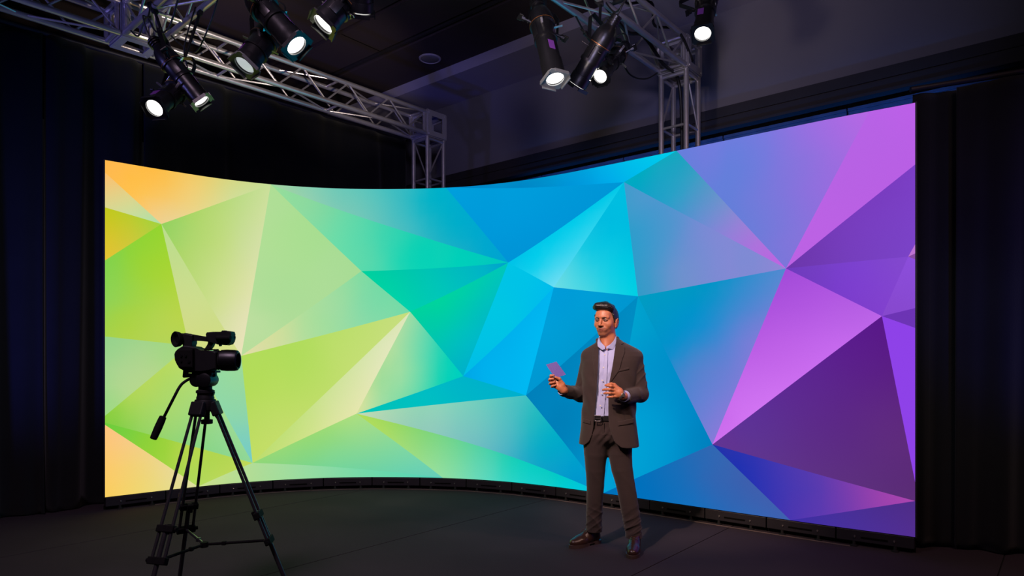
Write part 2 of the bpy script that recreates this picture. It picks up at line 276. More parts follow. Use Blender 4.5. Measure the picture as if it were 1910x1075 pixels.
FAC = [
("A B C L1",[(210,310,255,185,85),(300,340,255,190,75),(250,350,255,192,68),(301,410,238,208,145),(360,350,246,205,115),(390,370,228,214,130),(430,365,208,220,150),(500,348,198,222,150)]),
("L1 C L2",[(200,330,250,190,110),(200,375,222,210,140),(240,370,222,216,142),(290,412,180,222,165)]),
("L2 C L3",[(200,400,195,200,30),(200,470,225,195,50),(240,420,200,200,50),(290,415,165,210,60)]),
("L3 C J L4",[(200,495,130,210,80),(290,440,150,212,50),(270,500,160,212,50),(200,560,140,210,90),(220,600,172,210,60),(310,600,185,212,80),(345,640,180,212,85)]),
("C I J",[(315,450,190,220,140),(340,560,205,220,140),(400,640,208,218,130),(430,655,215,222,140)]),
("C B I",[(310,425,150,210,100),(380,400,180,215,110),(400,450,188,218,118),(480,380,200,222,150),(470,450,206,222,160),(350,480,180,215,110),(400,560,205,222,140),(440,600,222,224,175)]),
("B D I",[(510,360,175,222,150),(560,450,170,222,145),(640,500,170,220,150),(500,560,172,220,150),(470,600,190,222,160),(455,650,185,222,155)]),
("I D E",[(460,660,225,220,165),(520,620,208,222,155),(580,620,170,222,155),(640,550,155,220,160),(680,560,125,218,168),(750,585,120,218,168)]),
("I E K",[(455,670,178,220,90),(500,700,180,220,90),(560,690,178,220,92),(650,630,190,222,110),(750,590,198,222,125),(480,800,190,220,100),(471,855,195,222,100)]),
("E H K",[(760,590,222,230,185),(700,660,220,230,180),(640,750,218,228,165),(660,768,228,230,170),(560,800,200,225,130),(480,860,190,222,110)]),
("J I K",[(400,680,150,218,160),(440,720,150,215,160),(430,760,145,215,165),(460,840,120,205,195)]),
("J K L6 L5",[(200,780,130,205,60),(250,740,180,215,90),(350,680,185,218,100),(300,780,165,215,110),(400,800,150,215,140),(340,700,180,218,110),(460,850,145,215,150)]),
("L4 J L5",[(200,640,150,210,140),(330,655,165,215,130),(230,720,185,215,145),(200,750,150,215,130),(250,700,180,213,145)]),
("L6 K M L7",[(210,790,110,205,60),(300,850,152,210,55),(350,840,190,215,80),(400,870,178,214,80),(440,855,180,214,85),(369,900,178,216,95)]),
("L7 M BL",[(205,820,252,198,125),(210,900,250,205,105),(260,880,240,212,115),(330,880,232,218,150),(360,900,222,224,160)]),
("M K O",[(380,903,200,222,140),(460,870,180,220,150),(560,880,155,220,160),(700,888,110,216,170),(820,890,80,210,185)]),
("K H O",[(490,860,145,215,120),(600,820,145,216,120),(665,780,170,222,130),(620,860,125,214,150),(760,860,115,212,170),(820,888,100,205,185)]),
("H O d",[(680,780,175,220,90),(720,800,168,218,95),(760,830,155,218,120),(840,860,130,218,155),(900,860,90,212,178),(960,870,20,208,190),(1050,900,0,204,208),(1110,915,0,195,225)]),
("H Pp d",[(680,775,190,215,180),(740,775,160,212,180),(850,790,130,202,190),(900,800,115,196,192),(950,790,85,190,195),(970,750,75,190,195),(990,780,30,185,190),(1010,830,0,172,200),(1060,870,0,158,205),(1110,910,0,145,205)]),
("H G Pp",[(700,762,0,195,185),(800,740,0,190,195),(865,715,0,180,200),(960,735,0,176,205)]),
("H E G",[(680,765,200,225,160),(700,700,165,220,150),(760,600,160,220,165),(760,700,150,222,165),(790,700,115,218,172),(800,650,95,216,178),(825,650,10,210,180),(820,700,5,210,180),(850,700,0,208,190)]),
("E F G",[(780,585,0,208,160),(830,570,0,210,160),(860,560,0,205,170),(940,500,0,198,185),(870,630,0,190,195),(865,690,0,178,200),(900,580,0,190,190)]),
("D F E",[(690,512,0,208,160),(770,570,0,206,175),(750,540,0,206,170),(820,520,0,196,185),(900,500,0,182,198),(940,492,0,160,205)]),
("B F D",[(520,352,150,220,155),(590,390,135,216,160),(650,430,100,218,170),(690,490,90,216,172),(740,450,50,212,178),(765,470,5,210,180),(850,480,0,208,185),(930,488,0,200,190)]),
("B O2 F",[(520,348,160,210,165),(600,365,130,204,180),(700,380,95,196,188),(760,410,65,188,195),(765,360,55,185,195),(790,380,0,178,198),(830,400,0,175,200),(900,460,0,168,205)]),
("O2 O3 R F",[(900,380,0,155,218),(950,480,0,148,215),(1140,345,0,150,215),(950,400,0,155,220)]),
("O3 U R",[(900,345,0,138,200),(1000,345,0,138,200),(1090,330,0,155,220),(1130,320,0,175,235),(1180,320,0,188,235),(1250,285,0,205,235)]),
("F R Q",[(960,490,0,195,232),(1000,470,0,205,235),(1050,430,0,204,235),(1150,350,0,200,232),(1000,500,0,206,238),(1030,510,80,215,240),(1060,480,60,212,240),(1033,530,110,222,242)]),
("R S Q",[(1160,350,0,190,225),(1120,420,0,188,224),(1090,470,0,198,226),(1180,450,0,190,224),(1160,500,0,204,228),(1075,490,70,212,230),(1050,520,100,218,228),(1100,540,75,212,226),(1130,520,20,206,230),(1185,550,0,208,228)]),
("F Q G",[(945,510,0,196,230),(1000,520,0,194,232),(1025,540,0,188,236),(900,620,0,196,228),(940,600,0,198,228),(870,695,0,190,230)]),
("Q Pp G",[(1030,550,0,182,240),(980,650,0,182,240),(980,730,0,184,242),(900,690,0,178,238),(870,700,0,165,230)]),
("Q S Pp",[(1050,550,0,155,215),(1100,570,0,158,215),(1180,555,0,150,208),(1030,620,0,158,215),(1000,700,0,152,210),(1100,620,0,152,208)]),
("Pp S d",[(1000,740,0,130,188),(1050,690,0,130,188),(1060,800,0,128,185),(1170,620,0,140,195),(1100,880,0,145,200),(1125,910,0,150,205)]),
("S a d",[(1200,570,0,160,205),(1200,700,0,148,205),(1280,760,0,138,200),(1240,800,0,155,212),(1200,850,0,160,212),(1140,900,0,158,210),(1310,820,0,130,190)]),
("S V a",[(1200,560,0,155,195),(1300,540,0,150,195),(1330,540,0,148,200),(1260,640,0,145,205),(1300,600,0,145,208),(1380,560,60,138,208),(1440,520,80,138,208),(1400,620,120,125,215),(1300,680,85,130,205),(1340,760,120,125,215),(1325,810,125,125,215)]),
("R V S",[(1175,360,70,155,205),(1200,450,50,155,205),(1250,420,75,150,205),(1195,540,50,155,200),(1300,440,120,138,212),(1330,500,125,138,212),(1420,480,128,138,212),(1270,520,115,145,205)]),
("R U V",[(1180,335,0,168,195),(1200,340,0,168,195),(1230,310,30,165,195),(1265,300,20,162,192),(1260,360,35,165,198),(1310,360,85,150,200),(1340,390,115,145,208),(1370,420,150,130,215),(1400,460,170,115,220),(1450,490,185,100,225)]),
("U W1 V",[(1290,300,108,125,220),(1400,290,105,125,220),(1430,400,115,122,218),(1460,480,125,118,218),(1500,300,135,115,220),(1520,350,145,110,222),(1540,250,160,108,225),(1590,225,178,105,228)]),
("W1 TR X1 V",[(1620,260,182,98,228),(1700,200,188,96,232),(1650,320,184,96,228),(1500,460,188,98,228)]),
("V X1 y1 Y1",[(1600,420,120,62,192),(1690,340,122,62,195),(1480,495,108,55,172),(1690,460,122,66,198)]),
("y1 y2 Y1",[(1700,465,190,115,210)]),("y2 y3 Y1",[(1700,480,135,75,160)]),
("V Y1 Z",[(1490,505,112,60,190),(1600,510,125,64,210),(1640,580,128,64,205),(1680,485,130,72,205)]),
("Y1 y3 z1 Z",[(1690,520,138,76,215),(1650,585,134,72,205)]),
("Z z1 z2",[(1690,590,108,52,180)]),("Z z2 z3",[(1690,700,142,66,232)]),
("V Z a",[(1470,520,165,78,218),(1500,550,172,82,222),(1600,580,182,95,228),(1460,650,192,98,232),(1550,650,198,105,238),(1400,740,205,112,240),(1340,815,205,110,238)]),
("a Z z3 b",[(1640,600,88,24,135),(1620,650,90,28,138),(1500,700,92,38,145),(1400,790,92,50,150),(1345,830,98,52,145),(1690,800,95,42,125),(1690,920,90,44,118),(1550,840,92,44,132)]),
("a b c",[(1340,838,38,50,170),(1400,870,38,50,178),(1450,900,60,54,178),(1480,960,78,54,175),(1530,910,82,58,175),(1580,920,120,60,172),(1640,930,158,66,172),(1700,936,170,68,175)]),
("c b BR",[(1480,972,60,46,165),(1560,965,70,48,155),(1700,990,82,46,145),(1700,940,78,44,135)]),
("d a c",[(1140,918,0,112,185),(1200,900,0,112,188),(1260,880,20,110,185),(1320,840,45,105,180),(1330,900,52,100,178),(1400,920,62,92,172),(1300,950,20,112,190),(1400,955,50,105,182),(1465,968,62,95,175)]),
]
def clip(poly, ax, val, keep_less):
    out = []
    for i in range(len(poly)):
        p = poly[i]; q = poly[(i+1) % len(poly)]
        pi = (p[ax] <= val) if keep_less else (p[ax] >= val); qi = (q[ax] <= val) if keep_less else (q[ax] >= val)
        if pi: out.append(p)
        if pi != qi:
            t = (val-p[ax])/(q[ax]-p[ax]); r = [p[0]+(q[0]-p[0])*t, p[1]+(q[1]-p[1])*t]; r[ax] = val; out.append(tuple(r))
    return out
verts = []; faces = []; cols = []
for names, smp in FAC:
    poly = [uv(*P[k]) for k in names.split()]
    su = np.array([uv(s[0], s[1]) for s in smp]); su[:, 1] *= 6; sc = np.array([s[2:] for s in smp], float)
    # smooth blend between the samples of this facet
    u0, u1 = min(p[0] for p in poly), max(p[0] for p in poly); v0, v1 = min(p[1] for p in poly), max(p[1] for p in poly)
    G_ = np.c_[su[:, 0], su[:, 1], np.ones(len(su))]
    lin = np.linalg.solve(G_.T@G_+np.diag([0.05, 0.05, 1e-4]), G_.T@(sc-sc.mean(0))); res = sc-sc.mean(0)-G_@lin
    i0, i1 = int(math.floor(u0*5)), int(math.ceil(u1*5))
    for i in range(i0, i1):
        strip = clip(clip(poly, 0, i/5, False), 0, (i+1)/5, True)
        if len(strip) < 3: continue
        for j in range(int(v0*24), int(math.ceil(v1*24))):
            c = clip(clip(strip, 1, j/24, False), 1, (j+1)/24, True)
            if len(c) < 3: continue
            k = len(verts)
            for (u, v) in c:
                p = cpos(u); verts.append((p.x, p.y, ZB+v*(ZT-ZB)))
                d2 = (su[:, 0]-u)**2+(su[:, 1]-v*6)**2+0.12
                wt = d2**-2.0; wt /= wt.sum(); cols.append(s2l(np.clip(sc.mean(0)+np.array([u, v*6, 1])@lin+0.85*(wt@res), 0, 255)))
            faces.append(list(range(k, k+len(c))))
wall = thing('led_video_wall', (cpos(7.5).x, cpos(7.5).y, 0), 'large curved LED video wall showing bright triangles from yellow-green to purple', 'video wall')
me = bpy.data.meshes.new('display'); me.from_pydata(verts, [], faces)
ca = me.color_attributes.new('picture', 'FLOAT_COLOR', 'POINT')
ca.data.foreach_set('color', np.hstack([np.array(cols), np.ones((len(cols), 1))]).astype(np.float32).ravel())
md = bpy.data.materials.new('led_picture'); md.use_nodes = True; nt = md.node_tree; nt.nodes.clear()
o_ = nt.nodes.new('ShaderNodeOutputMaterial'); e_ = nt.nodes.new('ShaderNodeEmission'); a_ = nt.nodes.new('ShaderNodeAttribute'); a_.attribute_name = 'picture'
nt.links.new(a_.outputs['Color'], e_.inputs['Color']); e_.inputs['Strength'].default_value = 1.0; nt.links.new(e_.outputs[0], o_.inputs[0])
disp = obj('display', me, md, wall); disp['label'] = 'lit screen surface with a low-poly triangle picture'
# cabinet shell behind the picture
bm = NB(); ring = []
for i in range(121):
    u = i/8; n, d = cnor(u); p = cpos(u)
    f_ = p-n*0.006; r_ = p-n*0.085
    ring.append([bm.verts.new((q.x, q.y, z)) for q, z in ((f_, ZB-0.002), (f_, ZT+0.004), (r_, ZT+0.004), (r_, ZB-0.002))])
for a, b in zip(ring, ring[1:]):
    for k in range(4): bm.faces.new((a[k], a[(k+1) % 4], b[(k+1) % 4], b[k]))
bm.faces.new(ring[0]); bm.faces.new(ring[-1][::-1])
obj('cabinet_shell', bm, M_blackm, wall)
for u, s in ((0, -1), (15, 1)):
    n, d = cnor(u); p = cpos(u)+d*s*0.006-n*0.04; bm = NB()
    box(bm, (p.x, p.y, (ZB+ZT)/2), 0.010, 0.09, ZT-ZB+0.01, (d, n, UP)); obj('edge_strip', bm, M_dkgrey, wall)
for k in range(15):
    n, d = cnor(k+0.5); a = cpos(k); b = cpos(k+1); d = (b-a).normalized(); n = Vector((d.y, -d.x, 0)); c = (a+b)/2; ax = (d, n, UP)
    bm = NB(); box(bm, c-n*0.035+UP*0.074, (b-a).length-0.008, 0.075, 0.082, ax, 0.004); q = obj('base_panel', bm, M_dkgrey, wall)
    bm = NB(); box(bm, c+n*0.003+UP*0.066, 0.17, 0.004, 0.012, ax); obj('handle_slot', bm, M_slot, q)
    for s in (-1, 1):
        bm = NB(); cc = c+d*s*0.125+n*0.004+UP*0.07
        lathe(bm, cc, n, [(0, 0.007), (0.006, 0.006), (0.007, 0.003)], 10); box(bm, cc+n*0.004, 0.004, 0.01, 0.016, ax)
        obj('latch', bm, M_steel, q)
        bm = NB(); ft = c+d*s*0.13+n*0.0
        lathe(bm, ft, UP, [(0.0, 0.026), (0.006, 0.026), (0.012, 0.012), (0.034, 0.010)], 12); obj('levelling_foot', bm, M_blackm, q)
    bm = NB(); box(bm, c-n*0.06+UP*0.017, (b-a).length-0.002, 0.03, 0.03, ax); obj('base_rail', bm, M_slot, q)
# pale edge strip on the floor in front of the base
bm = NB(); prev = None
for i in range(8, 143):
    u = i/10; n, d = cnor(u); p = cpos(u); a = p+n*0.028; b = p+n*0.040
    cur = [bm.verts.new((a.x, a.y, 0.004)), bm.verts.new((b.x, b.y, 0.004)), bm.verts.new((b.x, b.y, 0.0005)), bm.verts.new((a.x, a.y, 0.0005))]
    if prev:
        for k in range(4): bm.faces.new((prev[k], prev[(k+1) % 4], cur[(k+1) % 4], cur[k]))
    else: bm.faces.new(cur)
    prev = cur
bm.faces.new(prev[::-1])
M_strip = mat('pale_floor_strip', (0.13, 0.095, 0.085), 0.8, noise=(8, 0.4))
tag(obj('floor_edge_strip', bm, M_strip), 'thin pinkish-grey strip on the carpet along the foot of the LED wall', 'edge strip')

# ------------------------------------------------------------------ drapes
def drape(name, label, p0, p1, z0a, z0b, ztop_a, ztop_b, nf, amp, seed, group, sway=0.0, flare=0.0):
    p0 = Vector(p0); p1 = Vector(p1); d = (p1-p0); L = d.length; d.normalize(); n = Vector((d.y, -d.x, 0))
    r = random.Random(seed); ph = [r.uniform(0, 6.28) for _ in range(5)]; NU, NV = max(60, int(L*45)), 40
    bm = NB(); rows = []
    for j in range(NV+1):
        v = j/NV; row = []
        for i in range(NU+1):
            u = i/NU; zt = ztop_a+(ztop_b-ztop_a)*u; zb = z0a+(z0b-z0a)*u; z = zb+(zt-zb)*v
            w_ = u+sway*(1-v)*0.06*math.sin(u*9+ph[4])
            f = math.sin(w_*nf*6.283+ph[0])+0.5*math.sin(w_*nf*2.3*6.283+ph[1]+1.2*(1-v))+0.35*math.sin(w_*nf*0.43*6.283+ph[2])
            f = math.copysign(abs(f)**0.8, f)
            a = amp*(0.45+0.55*(1-v))*(1+0.25*math.sin(u*17+ph[3]))
            p = p0+d*(u*L)+n*(a*f+flare*(1-v)**6)
            row.append(bm.verts.new((p.x, p.y, z)))
        rows.append(row)
    for a, b in zip(rows, rows[1:]):
        for i in range(NU): bm.faces.new((a[i], a[i+1], b[i+1], b[i]))
    o = obj(name, bm, M_drape, None, True); s = o.modifiers.new('cloth_thickness', 'SOLIDIFY'); s.thickness = 0.004; s.offset = 0
    return tag(o, label, 'drape', group)
D2 = Vector((0.668, 0.744, 0)); q0 = Vector((-3.80, 6.22, 0))
g = None
drape('stage_drape', 'black pleated drape at the far left edge with a blue sheen', q0-D2*2.3, q0-D2*0.47, 0.01, 0.01, 4.18, 4.20, 3.0, 0.085, 1, g, 0.5, 0.06)
drape('stage_drape', 'black drape in narrow folds directly beside the left end of the LED wall', q0-D2*0.45, q0+D2*0.35, 0.01, 0.01, 4.20, 4.21, 1.6, 0.05, 2, g, 0.5)
drape('stage_drape', 'long black drape hanging behind the left truss above the yellow-green part of the LED wall', q0+D2*0.35, q0+D2*3.56, 0.4, 0.4, 4.21, 4.25, 5, 0.040, 3, g, 2.0)
drape('stage_drape', 'black drape immediately right of the purple end of the LED wall', (2.88, 4.82, 0), (3.24, 4.76, 0), 0.01, 0.01, 3.25, 3.27, 1.1, 0.022, 14, g, 0.3)
drape('stage_drape', 'black drape at the far right edge with a blue sheen', (3.13, 4.70, 0), (4.3, 4.56, 0), 0.01, 0.01, 3.265, 3.42, 2.4, 0.045, 5, g, 0.3)
def rail(name, a, b, r, label):
    bm = NB(); tube(bm, a, b, r, n=12); tag(obj(name, bm, M_dkgrey, None, True, auto=40), label, 'rail')
rail('drape_rail', (q0-D2*2.3)+UP*4.19, (q0+D2*3.6)+UP*4.26, 0.022, 'dark horizontal pipe carrying the tall black drapes on the left')
rail('drape_rail', (2.84, 4.78, 3.27), (4.35, 4.56, 3.45), 0.020, 'dark horizontal pipe carrying the black drapes right of the LED wall')

# ------------------------------------------------------------------ trusses
CC = 0.254
def truss_run(name, label, cat, a, b, sx, sy, bay=0.5, ends=(1, 1), group=None, phase=0, chord=0.025, tower=False):
    """square box truss from a to b (centre line); sx, sy unit section axes"""
    a = Vector(a); b = Vector(b); d = (b-a); L = d.length; d.normalize(); h = CC/2
    t = thing(name, a, label, cat, group)
    cor = [sx*i*h+sy*j*h for i, j in ((-1, -1), (1, -1), (1, 1), (-1, 1))]
    for c in cor:
        bm = NB(); tube(bm, a+c, b+c, chord, n=14); obj('chord', bm, M_alu, t, True, auto=40)
    for f in range(4):
        c0 = cor[f]; c1 = cor[(f+1) % 4]; flat = (f % 2 == 0) and not tower
        n = max(1, round(L/(0.55 if flat else bay))); st = L/n
        if tower or flat:
            for k in range(1, n, 2):
                bm = NB(); tube(bm, a+d*k*st+c0, a+d*k*st+c1, 0.0125, n=8); obj('cross_bar', bm, M_alu, t, True, auto=40)
        for k in range(n):
            if tower and not (f % 2 and (n-k) % 2): continue
            s0 = k*st; s1 = (k+1)*st; lo, hi = (c0, c1) if (k+f+phase) % 2 else (c1, c0)
            bm = NB(); tube(bm, a+d*s0+lo, a+d*s1+hi, 0.0095, n=8); obj('brace', bm, M_alu, t, True, auto=40)
        for e, s in ((0, 0.02), (1, L-0.02)):
            if ends[e]:
                bm = NB(); tube(bm, a+d*s+c0, a+d*s+c1, 0.019, n=8); obj('end_bar', bm, M_alu, t, True, auto=40)
    return t
def corner(name, label, c, sx, sy, group=None):
    c = Vector(c); t = thing(name, c, label, 'truss', group); h = CC/2
    bm = NB(); sz = UP
    for A, B, Cc in ((sx, sy, sz), (sy, sz, sx), (sz, sx, sy)):
        for i in (-1, 1):
            for j in (-1, 1): tube(bm, c+A*i*h+B*j*h-Cc*(h+0.02), c+A*i*h+B*j*h+Cc*(h+0.02), 0.024, n=10)
    obj('corner_tubes', bm, M_alu, t, True, auto=40)
    for A, B, Cc in ((sx, sy, sz), (sy, sz, sx), (sz, sx, sy)):
        for s in (-1, 1):
            bm = NB(); o = c+Cc*s*(h+0.028)
            for k in (-1, 1):
                box(bm, o+A*k*0.118, 0.060, 0.296, 0.008, (A, B, Cc)); box(bm, o+B*k*0.118, 0.176, 0.060, 0.008, (A, B, Cc))
            for i in (-1, 1):
                for j in (-1, 1): tube(bm, o+A*i*h*0.98+B*j*h*0.98-Cc*0.008, o+A*i*h*0.98+B*j*h*0.98+Cc*0.012, 0.012, n=8)
            obj('face_plate', bm, M_plate, t)
    return t
ZL, ZR = 4.155, 4.20
sL = Vector((0.744, -0.668, 0)); dL = Vector((0.668, 0.744, 0))     # left truss frame
sR = Vector((0.768, -0.640, 0)); dR = Vector((0.640, 0.768, 0))     # right truss frame
cL = Vector((-1.012, 8.14, 0)); cR = Vector((1.60, 6.40, 0)); cN = cL-dL*3.28
tl = 'silver box truss tower rising behind the blue part of the LED wall, '
truss_run('truss_tower', 'silver box truss tower, the farther one, rising behind the middle of the LED wall', 'truss', cL+UP*0.01, cL+UP*(ZL-0.16), sL, dL, 0.5, phase=1, tower=True)
truss_run('truss_tower', 'silver box truss tower, the nearer one, rising behind the right half of the LED wall', 'truss', cR+UP*0.01, cR+UP*(ZR-0.16), sR, dR, 0.5, phase=0, tower=True)
corner('truss_corner_block', 'silver corner block on top of the farther truss tower', cL+UP*ZL, sL, dL)
corner('truss_corner_block', 'silver corner block on top of the nearer truss tower', cR+UP*ZR, sR, dR)
corner('truss_corner_block', 'silver corner block at upper left where three trusses meet', cN+UP*ZL, sL, dL)
e = 0.16
truss_run('box_truss', 'long silver box truss running from the upper-left block to the farther tower', 'truss', cN+UP*ZL+dL*e, cL+UP*ZL-dL*e, sL, UP, 0.277)
truss_run('box_truss', 'silver box truss leaving the frame at the top left corner above the black drape', 'truss', cN+UP*ZL-dL*2.0, cN+UP*ZL-dL*e, sL, UP, 0.277, phase=1)
truss_run('box_truss', 'silver box truss crossing from the upper-left block towards the viewer', 'truss', cN+UP*ZL+sL*e, cN+UP*ZL+sL*3.4, dL, UP, 0.277)
truss_run('box_truss', 'silver box truss above the presenter, ending on the nearer tower', 'truss', cR+UP*ZR-dR*2.9, cR+UP*ZR-dR*e, sR, UP, 0.277, phase=1)

# ------------------------------------------------------------------ ellipsoidal stage lights
def fixture(label, rear, lens, hang, lit=True, dia=0.16, length=None, gel=M_black, energy=0, roll=0, tub=1.0, wide=False, cable=True):
    rear = Vector(rear); lens = Vector(lens); d = (lens-rear); L = d.length; d.normalize()
    t = thing('ellipsoidal_spotlight', lens, label, 'stage light', 'ellipsoidal spotlights hung from the trusses')
    side = d.cross(UP).normalized(); v = side.cross(d).normalized()
    side, v = side*math.cos(roll)+v*math.sin(roll), v*math.cos(roll)-side*math.sin(roll)
    R = dia/2
    bm = NB(); lathe(bm, rear, d, [(0, R*0.42), (0.005, R*0.52), (0.07, R*0.55), (0.085, R*0.62), (0.10, R*0.80), (0.14, R*1.02), (0.19, R*1.12), (0.215, R*1.12)], 28)
    hs = obj('lamp_housing', bm, M_black, t, True, auto=35)
    for k in range(3):
        bm = NB(); lathe(bm, rear+d*(0.02+0.018*k), d, [(0, R*0.50), (0.001, R*0.68), (0.006, R*0.68), (0.007, R*0.50)], 24); obj('cooling_fin', bm, M_black, hs, True, auto=35)
    m0 = 0.215; m1 = min(0.36, L-0.12)
    bm = NB(); lathe(bm, rear+d*m0, d, [(0, R*1.16), (0.02, R*1.16), (0.022, R*0.98), (m1-m0-0.03, R*0.98), (m1-m0-0.02, R*1.05), (m1-m0, R*1.05)], 28)
    for k in (-1, 1): box(bm, rear+d*(m0+0.07)+side*k*R*0.97, 0.012, 0.10, 0.05, (side, d, v), 0.002)
    br = obj('shutter_barrel', bm, M_black, t, True, auto=35)
    bm = NB(); lathe(bm, rear+d*(m0+0.004), d, [(0, R*1.165), (0.004, R*1.175), (0.005, R*1.12)], 28); obj('amber_ring', bm, M_amber, br, True, auto=35)
    for k, (aa, ll) in enumerate(((0.9, 0.05), (2.5, 0.06), (4.1, 0.05))):
        q = rear+d*(m0+0.05)+(side*math.cos(aa)+v*math.sin(aa))*R*0.95; bm = NB()
        box(bm, q+(side*math.cos(aa)+v*math.sin(aa))*ll*0.5, ll, 0.016, 0.003, ((side*math.cos(aa)+v*math.sin(aa)), (v*math.cos(aa)-side*math.sin(aa)), d)); obj('shutter_handle', bm, M_steel, br)
    bm = NB(); n = 28; tl_ = L-m1
    lathe(bm, rear+d*m1, d, [(0, R*0.92), (tl_*0.55, R*0.92), (tl_*0.56, R*0.99), (tl_-0.055, R*0.99), (tl_-0.05, R*1.0), (tl_-0.002, R*1.02), (tl_-0.002, R*0.80), (tl_-0.02, R*0.78)], n)
    lt = obj('lens_tube', bm, M_black, t, True, auto=35)
    bm = NB(); box(bm, rear+d*(m1+tl_*0.3)+v*R*0.94+side*0.02, 0.045, 0.07, 0.002, (side, d, v)); obj('violet_sticker', bm, M_violet, lt, label='violet sticker on the barrel')
    # square gel frame holder round the front
    g = R*1.10; bm = NB(); nc = 24; outer = []; o = lens+d*0.002
    pts = [(1, -1), (1, 1), (-1, 1), (-1, -1)]
    ringo = []; ringi = []
    for k in range(nc):
        a_ = 2*math.pi*k/nc; cx, cy = math.cos(a_), math.sin(a_); s_ = 1/max(abs(cx), abs(cy)); s_ = min(s_, 1.28)
        ringo.append(o+side*cx*g*s_+v*cy*g*s_); ringi.append(o+side*cx*R*0.80+v*cy*R*0.80)
    a0 = [bm.verts.new(p) for p in ringo]; a1 = [bm.verts.new(p+d*0.008) for p in ringo]; b0 = [bm.verts.new(p) for p in ringi]; b1 = [bm.verts.new(p+d*0.008) for p in ringi]
    for k in range(nc):
        j = (k+1) % nc
        bm.faces.new((a0[k], a0[j], a1[j], a1[k])); bm.faces.new((a1[k], a1[j], b1[j], b1[k])); bm.faces.new((b1[k], b1[j], b0[j], b0[k])); bm.faces.new((b0[k], b0[j], a0[j], a0[k]))
    for k in (-1, 1):
        box(bm, o+side*k*g*1.0+d*0.012, 0.006, 0.024, g*1.3, (side, d, v)); box(bm, o+v*k*g*1.0+d*0.012, g*1.3, 0.024, 0.006, (side, d, v))
    obj('gel_frame', bm, gel, t)
    bm = NB(); lathe(bm, lens-d*0.012, d, [(0, R*0.80), (0.004, R*0.80), (0.010, R*0.6), (0.014, R*0.3), (0.015, 0.0)], 32)
    obj('lens', bm, M_lens if lit else M_lensdim, t, True)
    # yoke from the barrel to the clamp
    piv = rear+d*(m0+0.03); hang = Vector(hang); hd = (hang-piv)
    y_top = piv+hd.normalized()*min(0.30, hd.length*0.6)
    hs_ = side-hd.normalized()*side.dot(hd.normalized()); hs_.normalize(); w_ = R*1.45
    bm = NB(); pts = [piv+hs_*w_, piv+hs_*w_+(y_top-piv)*0.8, y_top+hs_*w_*0.7, y_top-hs_*w_*0.7, piv-hs_*w_+(y_top-piv)*0.8, piv-hs_*w_]
    for p, q in zip(pts, pts[1:]):
        dd = (q-p); box(bm, (p+q)/2, 0.006, dd.length+0.006, 0.03, (dd.normalized().cross(hs_.cross(hd.normalized())).normalized(), dd.normalized(), hs_.cross(hd.normalized()).normalized()))
    obj('yoke', bm, M_black, t)
    for k in (-1, 1):
        bm = NB(); tube(bm, piv+hs_*k*R*0.95, piv+hs_*k*(w_+0.03), 0.010, n=8); tube(bm, piv+hs_*k*(w_+0.028), piv+hs_*k*(w_+0.05), 0.018, n=8)
        box(bm, piv+hs_*k*(w_+0.06), 0.03, 0.012, 0.05, (hs_, d, v), 0.003); obj('tilt_knob', bm, M_black, t)
    bm = NB(); tube(bm, y_top, hang+(y_top-hang).normalized()*0.05, 0.011, n=8)
    hx, hy, hz = basis(hang-y_top)
    box(bm, hang-hz*0.04, 0.045, 0.03, 0.04, (hx, hy, hz), 0.004)
    pts = [hang+(hx*math.cos(a)+hz*math.sin(a))*0.040 for a in np.linspace(-1.9, 2.6, 12)]
    path(bm, pts, 0.010, 6); obj('clamp', bm, M_blackm, t, True, auto=40)
    if cable:
        bm = NB(); path(bm, spline([rear+v*0.0, rear-d*0.05+UP*0.01, rear-d*0.07+side*0.05+UP*0.08, (rear+hang)/2+side*0.09, hang+side*0.05+UP*0.02]), 0.006, 6)
        obj('power_lead', bm, M_cable, t, True)
    if energy:
        l = light('spotlight_beam', 'SPOT', lens+d*0.02, lens+d*2, energy, (1.0, 0.86, 0.7), 0.05, 26, 0.4)
        l.parent = t; l.location = d*0.02; 
    return t
cross = lambda u, side=-1: cN+UP*(ZL-CC/2)+sL*u+dL*side*CC/2
right = lambda t, side=-1: cR+UP*(ZR-CC/2)-dR*t+sR*side*CC/2
fixture('long black stage light slanting down right, just below the upper-left truss corner block', W(283,72,4.92), W(375,188,4.98), cross(0.75), True, 0.145, energy=30)
fixture('lowest stage light at the upper left, bright round lens facing down left', W(352,150,5.14), W(289,201,4.78), cross(1.0, 1), True, 0.150, energy=25)
fixture('large stage light pointing down right with bright lens, above the dim grey-framed one', W(455,-28,4.28), W(552,84,4.20), cross(1.95), True, 0.165, energy=30)
fixture('stage light with a dim greyish lens pointing down left in front of the left truss', W(524,36,4.56), W(457,121,4.38), cross(1.85, 1), False, 0.165, gel=M_gel)
fixture('tilted stage light at the top edge with narrow lit lens facing down left', W(682,-38,3.98), W(604,44,3.88), cross(2.75, -1), True, 0.155, energy=20)
fixture('stage light cut by the top edge pointing straight down, right of a tilted one', W(674,-125,3.70), W(672,20,3.95), cross(2.9, 1), True, 0.150, energy=20)
fixture('stage light with silver-grey frame round its lens, hanging left of the right truss', W(1000,0,4.62), W(1035,146,4.42), right(1.95), True, 0.150, gel=M_gel, energy=30)
fixture('stage light slanting down left and away under the right truss, lens hidden', W(1152,28,4.72), W(1076,158,4.95), right(1.6, 1), True, 0.150, energy=30)
fixture('small stage light with round lit lens, behind others under the right truss', W(1168,84,5.36), W(1120,142,4.98), right(1.15, -1), True, 0.125, energy=15)
fixture('stage light right of the nearer truss tower, round lens facing down', W(1321,-28,5.28), W(1311,62,5.00), right(1.1, 1)+Vector((0.35, 0, 0.25)), True, 0.150, energy=25)
